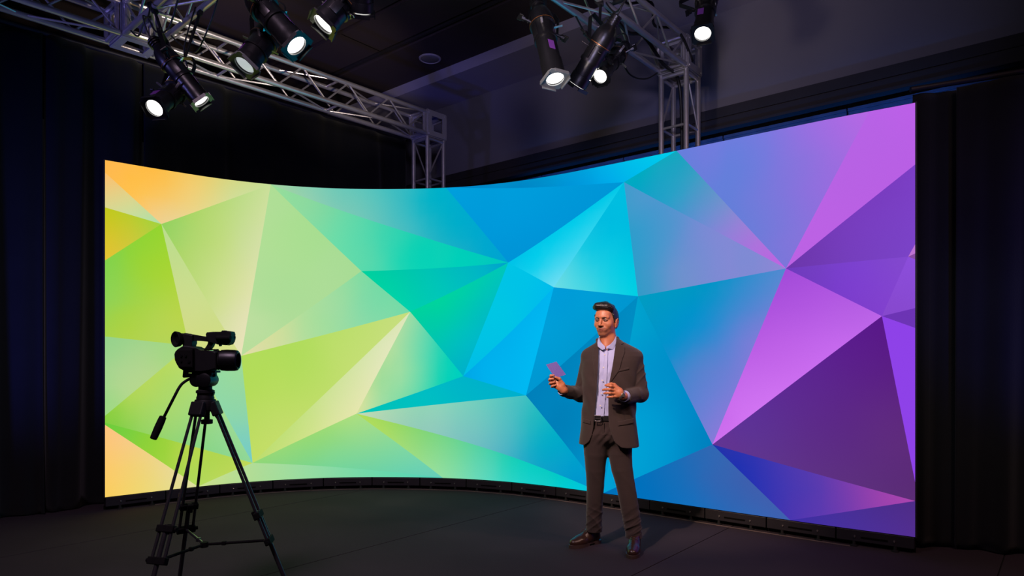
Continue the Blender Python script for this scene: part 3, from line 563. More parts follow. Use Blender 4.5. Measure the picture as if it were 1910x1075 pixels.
# outrigger pipe that carries the last light
bm = NB(); a = right(1.1, 1)+Vector((0.35, 0, 0.25)); tube(bm, right(1.1, 1)+UP*CC, a+Vector((0.35, -0.0, 0)), 0.024, n=12); tube(bm, right(1.1, -1)+UP*CC, right(1.1, 1)+UP*CC, 0.024, n=12)
tag(obj('outrigger_pipe', bm, M_dkgrey, None, True, auto=40), 'dark pipe arm sticking out to the right of the right truss, holding a stage light', 'pipe')
# loose cables along the trusses
def cable(label, pts, r=0.007):
    bm = NB(); path(bm, spline(pts), r, 7); tag(obj('power_cable', bm, M_cable, None, True), label, 'cable')
X = Vector
cable('black cable drooping along the cross truss near the upper-left corner block', [cross(.25)+UP*.0, cross(.45)+X((0,0,-.12)), cross(.62)+X((0,0,-.03)), cross(.8)+X((0,0,-.2)), cross(1.05)+X((0,0,-.25)), cross(1.3)+X((0,0,-.02)), cross(1.6)+X((0,0,.02))])
cable('black cable looping below the far chord of the cross truss', [cross(.4,1), cross(.6,1)+X((0,0,-.14)), cross(.9,1)+X((0,0,-.3)), cross(1.15,1)+X((0,0,-.16)), cross(1.3,1)+X((0,0,.0))], .006)
cable('thick black cable bundle sagging inside the right truss towards the nearer tower', [right(2.2,1)+X((0,0,.1)), right(1.8,0)+X((0,0,.05)), right(1.4,0)+X((0,0,.12)), right(1.0,0)+X((0,0,.03)), right(.7,0)+X((0,0,.10)), right(.35,0)+X((0,0,-.02)), cR+UP*(ZR-.25)+dR*.0, cR+UP*3.0+dR*.05], .016)
cable('thin black cable hanging in loops under the right truss', [right(1.6,-1), right(1.3,-1)+X((0,0,-.16)), right(1.0,-1)+X((0,0,-.02)), right(.75,-1)+X((0,0,-.20)), right(.45,-1)+X((0,0,-.16)), right(.2,-1)+X((0,0,-.02))], .007)
cable('black cable tangle resting on top of the right truss near the tower', [right(1.5,1)+X((0,0,.27)), right(1.2,1)+X((0,0,.30)), right(1.0,0)+X((0,0,.27)), right(.8,1)+X((0,0,.31)), right(.5,0)+X((0,0,.27)), right(.3,1)+X((0,0,.26)), right(.1,1)+X((.05,0,.05))], .012)
cable('black cable running down the nearer truss tower', [cR+UP*3.95+sR*.06, cR+UP*3.4+sR*.08, cR+UP*2.9+sR*.07, cR+UP*2.2+sR*.08], .012)
# ------------------------------------------------------------------ signed-distance sculpting
class Field:
    def __init__(s, lo, hi, h):
        s.h = h; s.lo = np.array(lo, float); s.n = np.ceil((np.array(hi)-s.lo)/h).astype(int)+1
        s.F = np.full(s.n, 0.3, np.float32)
        s.ax = [s.lo[i]+np.arange(s.n[i])*h for i in range(3)]
    def sub(s, lo, hi):
        a = np.clip(np.floor((np.array(lo)-s.lo)/s.h).astype(int), 0, s.n); b = np.clip(np.ceil((np.array(hi)-s.lo)/s.h).astype(int)+1, 0, s.n)
        sl = tuple(slice(a[i], b[i]) for i in range(3))
        return sl, [s.ax[i][sl[i]].reshape([-1 if j == i else 1 for j in range(3)]) for i in range(3)]
    def add(s, fn, lo, hi, k=0.0, mode='u'):
        m = k+3*s.h
        sl, (X_, Y_, Z_) = s.sub(np.array(lo)-m, np.array(hi)+m)
        if min(X_.size, Y_.size, Z_.size) == 0: return
        d = fn(X_, Y_, Z_).astype(np.float32); f = s.F[sl]
        if mode == 's': d = -d
        if k > 0:
            hh = np.clip(k-np.abs(f-d), 0, None)/k; q = hh*hh*k*0.25
        else: q = 0
        s.F[sl] = (np.minimum(f, d)-q) if mode == 'u' else (np.maximum(f, d)+q)
    def cone(s, a, b, ra, rb, k=0.01, mode='u', fold=None):
        a = np.array(a, float); b = np.array(b, float); ba = b-a; L2 = (ba@ba)+1e-12
        def fn(X_, Y_, Z_):
            px, py, pz = X_-a[0], Y_-a[1], Z_-a[2]
            t = np.clip((px*ba[0]+py*ba[1]+pz*ba[2])/L2, 0, 1)
            d = np.sqrt((px-ba[0]*t)**2+(py-ba[1]*t)**2+(pz-ba[2]*t)**2)-(ra+(rb-ra)*t)
            if fold is not None: d = d+fold(X_, Y_, Z_, t)
            return d
        R_ = max(ra, rb)+0.02
        s.add(fn, np.minimum(a, b)-R_, np.maximum(a, b)+R_, k, mode)
    def chain(s, pts, rs, k=0.01, **kw):
        for i in range(len(pts)-1): s.cone(pts[i], pts[i+1], rs[i], rs[i+1], k, **kw)
    def ell(s, c, r, M=None, k=0.01, mode='u'):
        c = np.array(c, float); r = np.array(r, float); M = np.eye(3) if M is None else np.array(M, float)   # rows = local axes
        def fn(X_, Y_, Z_):
            px, py, pz = X_-c[0], Y_-c[1], Z_-c[2]
            q = [(px*M[i][0]+py*M[i][1]+pz*M[i][2])/r[i] for i in range(3)]
            k0 = np.sqrt(q[0]**2+q[1]**2+q[2]**2)
            k1 = np.sqrt((q[0]/r[0])**2+(q[1]/r[1])**2+(q[2]/r[2])**2)+1e-9
            return k0*(k0-1.0)/k1
        e = np.abs(M.T)@r+0.005; s.add(fn, c-e, c+e, k, mode)
    def mesh(s, name, smooth=1):
        F_ = s.F; S_ = F_ < 0; n = s.n
        c = [S_[i:n[0]-1+i, j:n[1]-1+j, k:n[2]-1+k] for i in (0, 1) for j in (0, 1) for k in (0, 1)]
        al = c[0].copy(); an = c[0].copy()
        for q in c[1:]: al &= q; an |= q
        act = an & ~al; I = np.argwhere(act); idx = np.full(act.shape, -1, np.int64); idx[act] = np.arange(len(I))
        acc = np.zeros((len(I), 3)); cnt = np.zeros(len(I))
        for (a, b) in [((i, j, k), ax) for ax in range(3) for (i, j, k) in ([(0, p, q) for p in (0, 1) for q in (0, 1)] if ax == 0 else [(p, 0, q) for p in (0, 1) for q in (0, 1)] if ax == 1 else [(p, q, 0) for p in (0, 1) for q in (0, 1)])]:
            e = np.array(a); g = e.copy(); g[b] = 1
            A = F_[I[:, 0]+e[0], I[:, 1]+e[1], I[:, 2]+e[2]]; B = F_[I[:, 0]+g[0], I[:, 1]+g[1], I[:, 2]+g[2]]
            m = (A < 0) != (B < 0); t = np.where(m, A/np.where(m, A-B, 1), 0)
            P_ = I+e; P_ = P_.astype(float); P_[:, b] += t
            acc[m] += P_[m]; cnt[m] += 1
        V_ = s.lo+(acc/np.maximum(cnt, 1)[:, None])*s.h
        fs = []
        for ax in range(3):
            u, v = (ax+1) % 3, (ax+2) % 3
            sl0 = [slice(1, n[i]-1) for i in range(3)]; sl1 = list(sl0); sl0[ax] = slice(0, n[ax]-1); sl1[ax] = slice(1, n[ax])
            A = S_[tuple(sl0)]; B = S_[tuple(sl1)]; E = np.argwhere(A != B); inn = A[tuple(E.T)]
            off = np.array([1, 1, 1]); off[ax] = 0; E = E+off
            def cell(du, dv):
                q = E.copy(); q[:, u] -= du; q[:, v] -= dv; return idx[q[:, 0], q[:, 1], q[:, 2]]
            Q = np.stack([cell(1, 1), cell(0, 1), cell(0, 0), cell(1, 0)], 1)
            Q[~inn] = Q[~inn][:, ::-1]; fs.append(Q)
        Q = np.vstack(fs); Q = Q[(Q >= 0).all(1)]
        for _ in range(smooth):
            a = np.zeros_like(V_); k_ = np.zeros(len(V_))
            for i in range(4):
                for j in ((i+1) % 4, (i-1) % 4):
                    np.add.at(a, Q[:, i], V_[Q[:, j]]); np.add.at(k_, Q[:, i], 1)
            V_ = V_*0.5+0.5*a/np.maximum(k_, 1)[:, None]
        me = bpy.data.meshes.new(name); me.vertices.add(len(V_)); me.vertices.foreach_set('co', V_.astype(np.float32).ravel())
        me.loops.add(Q.size); me.loops.foreach_set('vertex_index', Q.ravel().astype(np.int32))
        me.polygons.add(len(Q)); me.polygons.foreach_set('loop_start', np.arange(0, Q.size, 4, dtype=np.int32)); me.polygons.foreach_set('loop_total', np.full(len(Q), 4, np.int32))
        me.update(); me.validate(); return me, V_

# ------------------------------------------------------------------ the presenter
YB = 4.76
def w(px, py, dy=0.0): return np.array(W(px, py, YB+dy))
ya = math.radians(18); fb = np.array([-math.sin(ya), -math.cos(ya), 0]); rb_ = np.array([math.cos(ya), -math.sin(ya), 0]); up = np.array([0, 0, 1.0])
def zpx(py): return EYE+(HY-py)/F*YB
def xpx(px): return (px-HX)/F*YB
man = thing('person', (xpx(1140), YB, 0), 'man in a dark brown suit and pale shirt standing in front of the video wall', 'person')
# torso profile: image row -> centre column, half width (px), half depth (m)
TZ = np.array([zpx(y) for y in (900, 850, 828, 800, 775, 750, 720, 695, 675, 665, 657, 650, 643, 637)])[:]
TC = np.array([xpx(x) for x in (1136, 1136, 1135.5, 1135.5, 1135.5, 1135.5, 1136, 1138, 1140, 1141, 1140.5, 1139, 1137, 1136)])
TR_ = np.array([54, 54, 54, 51, 48.5, 48, 50, 52, 52.5, 52, 48, 40, 29, 20])/F*YB
TD = np.array([.150, .145, .142, .138, .132, .130, .132, .130, .122, .112, .100, .088, .078, .070])
def torso_d(X_, Y_, Z_, off=0.0, pw=2.4):
    o = Z_[0, 0, :] if Z_.ndim == 3 else Z_
    cx = np.interp(o, TZ, TC)[None, None, :]; rx = np.interp(o, TZ, TR_)[None, None, :]+off; rd = np.interp(o, TZ, TD)[None, None, :]+off
    # turned body: project on shoulder and front axes; widen so that the silhouette keeps its width
    px, py = X_-cx, Y_-YB
    u = px*rb_[0]+py*rb_[1]; v = px*fb[0]+py*fb[1]
    rxx = np.sqrt(np.maximum(rx**2-(rd*math.sin(ya))**2, 1e-4))/math.cos(ya)
    q = (np.abs(u/rxx)**pw+np.abs(v/rd)**pw)**(1/pw)
    return np.maximum((q-1)*np.minimum(rxx, rd)*0.9, Z_-zpx(638)-off)
BLO = (xpx(1010)-0.02, 4.28, -0.01); BHI = (xpx(1220), 5.12, 1.80)
# arm joints
shR, elR, wrR = w(1099, 669, .05), w(1083, 736, .07), w(1051, 728, -.13)       # his right arm (left in the picture)
shL, elL, wrL = w(1183, 671, -.03), w(1195, 735, -.06), w(1163, 739, -.25)     # his left arm
# ---- head frame
yh = math.radians(33); tilt = math.radians(2)
HC = w(1130.6, 600.5); hf = np.array([-math.sin(yh), -math.cos(yh), -0.02]); hf /= np.linalg.norm(hf)
hu = np.array([0.03, 0.0, 1.0]); hr = np.cross(hu, hf); hr = -hr/np.linalg.norm(hr); hr = np.cross(hf, hu); hr /= np.linalg.norm(hr); hu = np.cross(hr, hf)
if hr[0] < 0: hr = -hr
hu = np.cross(hr, hf); hu = hu if hu[2] > 0 else -hu
HS = 0.97
def H(x, y, z): return HC+(hr*x+hf*y+hu*z)*HS          # x to the right in the picture, y forwards, z up
HM = np.array([hr, hf, hu])
def hell(f, c, r, k=0.01, mode='u'): f.ell(H(*c), np.array(r)*HS, HM, k, mode)

def build_head(B):
    hell(B, (0, -.014, .035), (.074, .094, .084), .01)
    hell(B, (0, .020, -.008), (.070, .070, .088), .02)
    hell(B, (0, .028, -.060), (.045, .053, .042), .022)
    hell(B, (0, .062, -.090), (.022, .022, .016), .022)
    B.cone(H(-.050, -.010, -.038), H(-.016, .06, -.090), .016, .012, .018); B.cone(H(.050, -.010, -.038), H(.016, .06, -.090), .016, .012, .018)
    for sx in (-1, 1):
        hell(B, (sx*.045, .054, -.022), (.021, .020, .020), .02)
        B.cone(H(sx*.010, .0905, .032), H(sx*.048, .072, .028), .0085, .007, .012)
    hell(B, (0, .060, .055), (.052, .030, .038), .025)
    for sx in (-1, 1): hell(B, (sx*.031, .092, .011), (.017, .014, .0095), .012, 's')
    B.cone(H(0, .086, .022), H(0, .107, -.022), .0072, .0098, .010)
    hell(B, (0, .108, -.026), (.0110, .010, .009), .008)
    for sx in (-1, 1): hell(B, (sx*.0135, .097, -.029), (.0078, .011, .0075), .006)
    for sx in (-1, 1): hell(B, (sx*.0065, .104, -.0365), (.0036, .0050, .003), .002, 's')
    # eyelids over the sockets
    for sx in (-1, 1):
        hell(B, (sx*.031, .0765, .010), (.0165, .0125, .0100), .004)
    # mouth
    hell(B, (0, .074, -.056), (.038, .018, .020), .016)
    B.chain([H(-.036, .071, -.0465), H(-.012, .0940, -.0535), H(0, .0968, -.0550), H(.012, .0940, -.0535), H(.036, .071, -.0465)], [.0012, .0030, .0030, .0030, .0012], .004)
    B.chain([H(-.033, .073, -.0505), H(-.012, .0920, -.0620), H(.012, .0920, -.0620), H(.033, .073, -.0505)], [.0012, .0038, .0038, .0012], .004)
    B.chain([H(-.038, .074, -.0475), H(-.014, .098, -.0575), H(0, .1025, -.0588), H(.014, .098, -.0575), H(.038, .074, -.0475)], [.0004, .0016, .0017, .0016, .0004], .001, mode='s')
    # ears
    for sx in (-1, 1):
        hell(B, (sx*.0790, -.008, -.011), (.009, .018, .032), .006)
        pts = [H(sx*(.085+.004*math.sin(t)), -.006+.016*math.cos(t), -.008+.030*math.sin(t)) for t in np.linspace(-1.2, 3.4, 12)]
        B.chain(pts, [.0032]*12, .003)
        hell(B, (sx*.089, -.003, -.008), (.006, .008, .013), .003, 's')
        hell(B, (sx*.078, .003, -.038), (.005, .007, .008), .004)
    # neck
    B.chain([H(0, -.022, -.03), w(1134, 633, .015), w(1134, 654, .01)], [.053, .055, .066], .02)
    B.cone(H(.0, .012, -.070), w(1130, 645, -.03), .022, .02, .03)

def finger(B, pts, r=.0092, k=.004):
    n = len(pts); B.chain(pts, [r*1.02]+[r*.98]*(n-2)+[r*.80], k)
    B.ell(pts[1], (r*1.03,)*3, None, k)
def build_hands(B):
    # his right hand: palm side to the viewer, fingers curled round the card
    s = -.13
    B.cone(wrR, w(1047, 722, s), .027, .026, .01)
    B.cone(w(1048, 722, s), w(1039, 713, s+.015), .025, .022, .015); B.cone(w(1045, 724, s), w(1037, 720, s+.012), .022, .019, .015)
    B.cone(w(1049, 717, s-.01), w(1046, 712, s-.015), .018, .014, .012)
    finger(B, [w(1039, 708.5, s+.018), w(1027.5, 703.5, s+.006), w(1027.5, 701.0, s-.012), w(1033, 700.6, s-.022)])
    finger(B, [w(1037.5, 712, s+.018), w(1025, 709.5, s+.006), w(1025.5, 707.8, s-.014), w(1032, 706.6, s-.022)])
    finger(B, [w(1037, 717, s+.016), w(1026, 716.2, s+.004), w(1027.5, 714.6, s-.014), w(1034.5, 713, s-.018)], .0090)
    finger(B, [w(1038, 722, s+.012), w(1029.5, 721.8, s+.0), w(1030.5, 720.3, s-.012), w(1037, 718.8, s-.014)], .0082)
    finger(B, [w(1048, 714.5, s-.012), w(1043.8, 707.2, s-.022), w(1036.5, 704.2, s-.026)], .0105)
    # his left hand: back of the hand to the viewer, fingers pointing left
    s = -.255
    B.cone(wrL, w(1156, 734, s), .026, .025, .01)
    B.cone(w(1156, 729, s), w(1148.5, 724, s), .021, .017, .012); B.cone(w(1156, 737, s), w(1149, 739, s), .021, .016, .012); B.cone(w(1156, 733, s), w(1148, 731.5, s), .022, .019, .012)
    finger(B, [w(1150, 723, s), w(1140, 720.3, s-.020), w(1134, 719.6, s-.014), w(1129.2, 719.0, s-.004)])
    finger(B, [w(1149, 729, s-.004), w(1137.5, 726.6, s-.026), w(1130, 726.6, s-.018), w(1124.6, 727.6, s-.004)])
    finger(B, [w(1149, 734.5, s-.004), w(1138, 733.6, s-.024), w(1131.6, 733.6, s-.016), w(1126.8, 734.2, s-.004)], .0088)
    finger(B, [w(1150, 740, s), w(1142, 740.6, s-.016), w(1137.2, 740.8, s-.010), w(1132.6, 741.2, s)], .0080)
    finger(B, [w(1155, 725, s+.02), w(1146, 717.6, s+.012), w(1140, 716.2, s+.008), w(1133.5, 717.4, s+.006)], .0098)

hipR, hipL = np.array([xpx(1114), YB+.01, zpx(812)]), np.array([xpx(1155), YB, zpx(812)])
knR, knL = np.array(W(1110, 905, YB+.045)), np.array(W(1165, 902, YB-.02))
def FP(px, py): Y = F*EYE/(py-HY); return ((px-HX)/F*Y, Y, 0)
tR = Vector(FP(1063, 1024)); hR_ = tR+Vector((.80, .60, 0)).normalized()*.285
tL = Vector(FP(1179, 1044)); hL_ = tL+Vector((.26, .96, 0)).normalized()*.285
anR = np.array(hR_+(tR-hR_)*.23+Vector((0, 0, .10))); anL = np.array(hL_+(tL-hL_)*.23+Vector((0, 0, .10)))
B = Field(BLO, BHI, 0.0032)
build_head(B)
B.ell(w(1138, 690), (.145, .085, .115), np.array([rb_, fb, up]), .03); B.ell(w(1137, 750), (.130, .085, .12), np.array([rb_, fb, up]), .05)
B.ell(w(1135, 800), (.14, .09, .10), np.array([rb_, fb, up]), .05)
for a, b, c, q in ((shR, elR, wrR, .0), (shL, elL, wrL, .0)): B.chain([a, b, c], [.044, .036, .025], .03)
for a, b, c in ((hipR, knR, anR), (hipL, knL, anL)): B.chain([a, b, c], [.062, .042, .028], .03)
B.cone(anR-np.array([0, 0, .04]), np.array(hR_+(tR-hR_)*.7)+np.array([0, 0, .035]), .024, .014, .02); B.cone(anL-np.array([0, 0, .04]), np.array(hL_+(tL-hL_)*.7)+np.array([0, 0, .035]), .024, .014, .02)
build_hands(B)
me, V_ = B.mesh('body', 1); del B
def skin_cols(V_):
    L_ = (V_-HC)@HM.T/HS                       # head coordinates
    base = np.array([.50, .180, .088]); c = np.tile(base, (len(V_), 1))
    def blob(cx, r, col, amt, soft=0.5):
        q = np.sqrt((((L_-np.array(cx))/np.array(r))**2).sum(1)); m = np.clip((1-q)/soft, 0, 1)*amt
        c[:] = c*(1-m[:, None])+np.array(col)*m[:, None]
    hair_c = [.045, .022, .016]
    blob((0, .07, -.072), (.062, .075, .044), [.20, .088, .055], .65, .5)      # shaved-beard tone on the jaw
    blob((0, .092, -.0440), (.036, .035, .0080), hair_c, .75, .6)               # moustache
    blob((0, .09, -.080), (.012, .03, .009), hair_c, .40, .6)
    blob((0, .090, -.0535), (.034, .022, .0050), [.24, .065, .05], .9, .4)
    blob((0, .090, -.0635), (.030, .020, .0065), [.40, .13, .10], .9, .4)
    blob((0, .092, -.0570), (.026, .024, .0036), [.07, .02, .018], 1.0, .6)
    for sx in (-1, 1): blob((sx*.030, .082, -.0510), (.013, .022, .0034), [.09, .03, .02], .9, .6)
    for sx in (-1, 1):
        blob((sx*.031, .085, .014), (.022, .03, .014), [.20, .08, .05], .6, .7)
        blob((sx*.042, .075, -.026), (.02, .02, .02), [.42, .17, .10], .4, 1)
    return c
cc = skin_cols(V_)
ca = me.color_attributes.new('skin', 'FLOAT_COLOR', 'POINT'); ca.data.foreach_set('color', np.hstack([cc, np.ones((len(cc), 1))]).astype(np.float32).ravel())
def attr_mat(name, attr, rough, sss=0.0, bump=None):
    m = mat(name, (.4, .2, .1), rough, bump=bump); nt = m.node_tree; b = nt.nodes['Principled BSDF']
    a = nt.nodes.new('ShaderNodeAttribute'); a.attribute_name = attr; nt.links.new(a.outputs['Color'], b.inputs['Base Color'])
    if sss: b.inputs['Subsurface Weight'].default_value = sss; b.inputs['Subsurface Radius'].default_value = (.02, .008, .004); b.inputs['Subsurface Scale'].default_value = 0.3
    return m
M_skin = attr_mat('brown_skin', 'skin', 0.42, 0.08, (350, 0.06))
obj('body', me, M_skin, man, True)
M_eye = mat('eye_white', (.62, .58, .54), 0.15, noise=(40, .05)); M_iris = mat('dark_iris', (.02, .010, .007), 0.1, noise=(60, .2))
M_hair = mat('black_hair', (.012, .009, .009), 0.38, noise=(60, .4), bump=(300, .12), spec=0.5)
for sx in (-1, 1):
    bm = NB(); c = H(sx*.031, .0775, .0095); gz = Vector(hf)*0.93+Vector(hr)*(-.12)
    lathe(bm, Vector(c)-gz.normalized()*.0118, gz, [(0, 0), (.002, .006), (.006, .0101), (.0118, .0118), (.0175, .0100), (.0200, .0080), (.0222, .0062)], 20)
    e = obj('eyeball', bm, M_eye, man, True)
    bm = NB(); lathe(bm, Vector(c)+gz.normalized()*.0095, gz, [(0, .0062), (.0008, .0058), (.0014, .003), (.0016, 0)], 16); obj('iris', bm, M_iris, e, True)
    B = Field(H(sx*.03, .085, .02)-.04, H(sx*.03, .085, .02)+.04, .0014)
    # upper eyelid
    B.chain([H(sx*.0150, .0850, .0100), H(sx*.024, .0905, .0135), H(sx*.034, .0895, .0138), H(sx*.047, .079, .0095)], [.0020, .0032, .0032, .0020], .002)
    B.chain([H(sx*.0165, .0840, .0075), H(sx*.025, .0885, .0045), H(sx*.036, .0870, .0045), H(sx*.046, .0785, .0080)], [.0014, .0024, .0024, .0014], .002)
    m_, _ = B.mesh('eyelid', 1); a_ = m_.color_attributes.new('skin', 'FLOAT_COLOR', 'POINT'); a_.data.foreach_set('color', np.tile([.13, .055, .035, 1.0], len(m_.vertices)).astype(np.float32)); obj('eyelid', m_, M_skin, man, True)
    B = Field(H(sx*.03, .085, .02)-.04, H(sx*.03, .085, .02)+.04, .0014)
    B.chain([H(sx*.011, .0950, .0235), H(sx*.024, .0935, .0270), H(sx*.038, .0840, .0285), H(sx*.053, .0690, .0225)], [.0028, .0034, .0030, .0016], .003)
    m_, _ = B.mesh('eyebrow', 1); obj('eyebrow', m_, M_hair, man, True)
# ---- hair
lo = HC-np.array([.14, .15, .10]); hi = HC+np.array([.14, .15, .17])
B = Field(lo, hi, .0022)
hell(B, (0, -.016, .037), (.0805, .101, .0915), 0)
hell(B, (0, -.05, -.005), (.073, .058, .075), .02)
for sx in (-1, 1): B.cone(H(sx*.069, .030, .045), H(sx*.074, .018, -.004), .010, .0045, .01)
def cut(X_, Y_, Z_):      # keep hair behind the hairline
    px, py, pz = X_-HC[0], Y_-HC[1], Z_-HC[2]
    x = (px*hr[0]+py*hr[1]+pz*hr[2])/HS; y = (px*hf[0]+py*hf[1]+pz*hf[2])/HS; z = (px*hu[0]+py*hu[1]+pz*hu[2])/HS
    line = np.clip(.052-(.080-z)*1.0, -.2, .2)                    # front limit for y as a function of z at the forehead
    side = np.where(z > .030, .034+(z-.03)*.25, np.where(z > -.006, .022+.33*(z+.006), np.where(z > -.05, -.022+(z+.006)*.4, -.2)))
    lim = np.where(z > .094, .2, side)
    return (y-lim)*0.9
B.add(lambda X_, Y_, Z_: -cut(X_, Y_, Z_), lo, hi, .004, 's')
B.F[:] = np.minimum(B.F, .3)
# swept quiff over the forehead
hell(B, (-.001, .044, .102), (.068, .049, .032), .015)
B.chain([H(.064, .040, .092), H(.040, .066, .108), H(.0, .082, .115), H(-.035, .084, .112), H(-.060, .070, .102)], [.012, .012, .013, .014, .011], .03)
B.chain([H(.050, .0, .108), H(.01, .04, .120), H(-.035, .050, .116)], [.012, .016, .016], .03)
def strand(X_, Y_, Z_):
    px, py, pz = X_-HC[0], Y_-HC[1], Z_-HC[2]
    x = px*hr[0]+py*hr[1]+pz*hr[2]; y = px*hf[0]+py*hf[1]+pz*hf[2]; z = px*hu[0]+py*hu[1]+pz*hu[2]
    return .0007*np.sin(520*(z*1.0+y*.35)+2*np.sin(40*x))
X_, Y_, Z_ = [B.ax[i].reshape([-1 if j == i else 1 for j in range(3)]) for i in range(3)]
B.F += strand(X_, Y_, Z_).astype(np.float32)
me, _ = B.mesh('hair', 1); obj('hair', me, M_hair, man, True)

# ---- clothes
M_suit = mat('brown_suit_wool', (.037, .0255, .026), 0.85, noise=(5, .18), bump=(420, .25), spec=0.25, sheen=0.15)
M_trous = mat('brown_trouser_wool', (.030, .020, .021), 0.85, noise=(5, .18), bump=(420, .25), spec=0.25, sheen=0.12)
M_shirt = mat('pale_lilac_shirt', (.43, .47, .80), 0.8, noise=(12, .08), bump=(500, .15), spec=0.3)
M_button = mat('pearl_button', (.75, .72, .7), 0.3, noise=(90, .1)); M_dbutton = mat('dark_button', (.02, .015, .013), 0.35, noise=(90, .1))
M_belt = mat('black_belt_leather', (.012, .011, .013), 0.3, noise=(40, .2)); M_shoe = mat('dark_brown_leather', (.030, .013, .009), 0.30, noise=(9, .35), bump=(180, .08), spec=0.5)
M_sole = mat('shoe_sole', (.05, .030, .024), 0.5, noise=(20, .2)); M_lace = mat('dark_lace', (.03, .018, .014), 0.6, noise=(60, .2))
# opening edges of the jacket, image row -> column
OZ = np.array([zpx(y) for y in (840, 830, 822, 810, 795, 780, 765, 740, 717, 677, 650, 629, 615)])
OL = np.array([xpx(x) for x in (1060, 1088, 1096, 1101, 1104, 1105, 1107, 1109, 1110, 1112.7, 1114.5, 1116, 1117)])
ORt = np.array([xpx(x) for x in (1190, 1152, 1142, 1136.5, 1132, 1130.5, 1130, 1130, 1131, 1138.5, 1143.5, 1148.5, 1151)])
def poly_sd(px, pz, poly):
    """signed distance in the x-z plane to a polygon given in pixels (negative inside)"""
    P_ = np.array([(xpx(a), zpx(b)) for a, b in poly]); d = np.full(np.broadcast(px, pz).shape, 9.0); ins = np.zeros(d.shape, bool)
    for i in range(len(P_)):
        a = P_[i]; b = P_[(i+1) % len(P_)]; e = b-a; t = np.clip(((px-a[0])*e[0]+(pz-a[1])*e[1])/(e@e), 0, 1)
        d = np.minimum(d, np.hypot(px-a[0]-e[0]*t, pz-a[1]-e[1]*t))
        c = (a[1] > pz) != (b[1] > pz); ins ^= c & (px < (b[0]-a[0])*(pz-a[1])/(b[1]-a[1]+1e-12)+a[0])
    return np.where(ins, -d, d)
def jacket_outer(X_, Y_, Z_, off=0.0):
    d = torso_d(X_, Y_, Z_, off)
    # drape folds running down from the closed waist and under the arms
    z0 = Z_; d = d+.0030*np.sin(95*(X_-.70)+22*(z0-1.0))*np.exp(-((z0-1.0)/.13)**2)+.0022*np.sin(60*X_+40*z0)*np.exp(-((z0-1.18)/.10)**2)
    return d
def shoulders(B, off=0.0, k=.035):
    for a, b, r0, r1 in ((w(1124, 648, .02), w(1099, 664.5, .045), .034, .051), (w(1148, 642.5, 0), w(1183, 666, -.03), .038, .054)): B.cone(a, b, r0+off, r1+off, k)
    B.cone(w(1133, 648, .04), w(1140, 648, .03), .050+off, .050+off, k)
def arm_fold(a, amp, fr, ph):
    def f(X_, Y_, Z_, t): return -amp*((1-np.abs(np.sin(fr*t*2.1+ph+38*X_+9*Z_+1.2*np.sin(5*t+ph*2))))**1.8*1.5-.35)*np.sin(np.pi*np.clip(t, 0, 1))**.6
    return f
def sleeves(B, off=0.0):
    B.cone(shR, elR, .056+off, .051+off, .02, fold=arm_fold(0, .0045, 4.2, .5)); B.ell(elR+np.array([.0, .0, -.004]), (.054+off,)*3, None, .015)
    B.cone(elR, w(1052, 729, -.095), .050+off, .044+off, .012, fold=arm_fold(0, .0050, 3.0, 1.9))
    B.cone(shL, elL, .060+off, .054+off, .02, fold=arm_fold(0, .0045, 4.4, 2.1)); B.ell(elL+np.array([-.004, .0, -.006]), (.057+off,)*3, None, .015)
    B.cone(elL, w(1168, 740, -.205), .053+off, .047+off, .012, fold=arm_fold(0, .0050, 3.0, .2))
zhem = zpx(829)
T_ = Field((xpx(1030), 4.42, .70), (xpx(1222), 5.02, 1.58), .0036)
T_.add(lambda X_, Y_, Z_: jacket_outer(X_, Y_, Z_), (BLO[0], BLO[1], .7), (BHI[0], BHI[1], zpx(630)), 0)
shoulders(T_); core = T_.F.copy()
X_, Y_, Z_ = [T_.ax[i].reshape([-1 if j == i else 1 for j in range(3)]) for i in range(3)]
sl_ = Field((xpx(1030), 4.42, .70), (xpx(1222), 5.02, 1.58), .0036); sleeves(sl_)
# collar of the jacket standing round the neck
T_.chain([w(1114.5, 642, -.020), w(1115, 635, .045), w(1128, 630, .085), w(1146, 629, .065), w(1151, 632, .01), w(1149.5, 640, -.035)], [.010, .013, .014, .014, .013, .010], .012)
frontal = (X_-xpx(1136))*fb[0]+(Y_-YB)*fb[1]
xl = np.interp(T_.ax[2], OZ, OL)[None, None, :]; xr = np.interp(T_.ax[2], OZ, ORt)[None, None, :]
persp = Y_/YB          # outline rows are taken at the body plane; keep the edge on its sight line only to first order
opening = np.maximum(np.maximum(xl-X_, X_-xr), -(frontal-.0))
inner = core+.011
Fj = np.maximum(T_.F, -inner)
Fj = np.maximum(Fj, -opening)
k = .010; hh = np.clip(k-np.abs(Fj-sl_.F), 0, None)/k; Fj = np.minimum(Fj, sl_.F)-hh*hh*k*.25
neck_hole = np.sqrt((X_-w(1133, 640, .015)[0])**2+(Y_-(YB+.015))**2)-.061
Fj = np.maximum(Fj, -np.maximum(neck_hole, -(Z_-zpx(656))))
Fj = np.maximum(Fj, (zhem-.012*np.clip((X_-xpx(1100))/.3, 0, 1))-Z_)
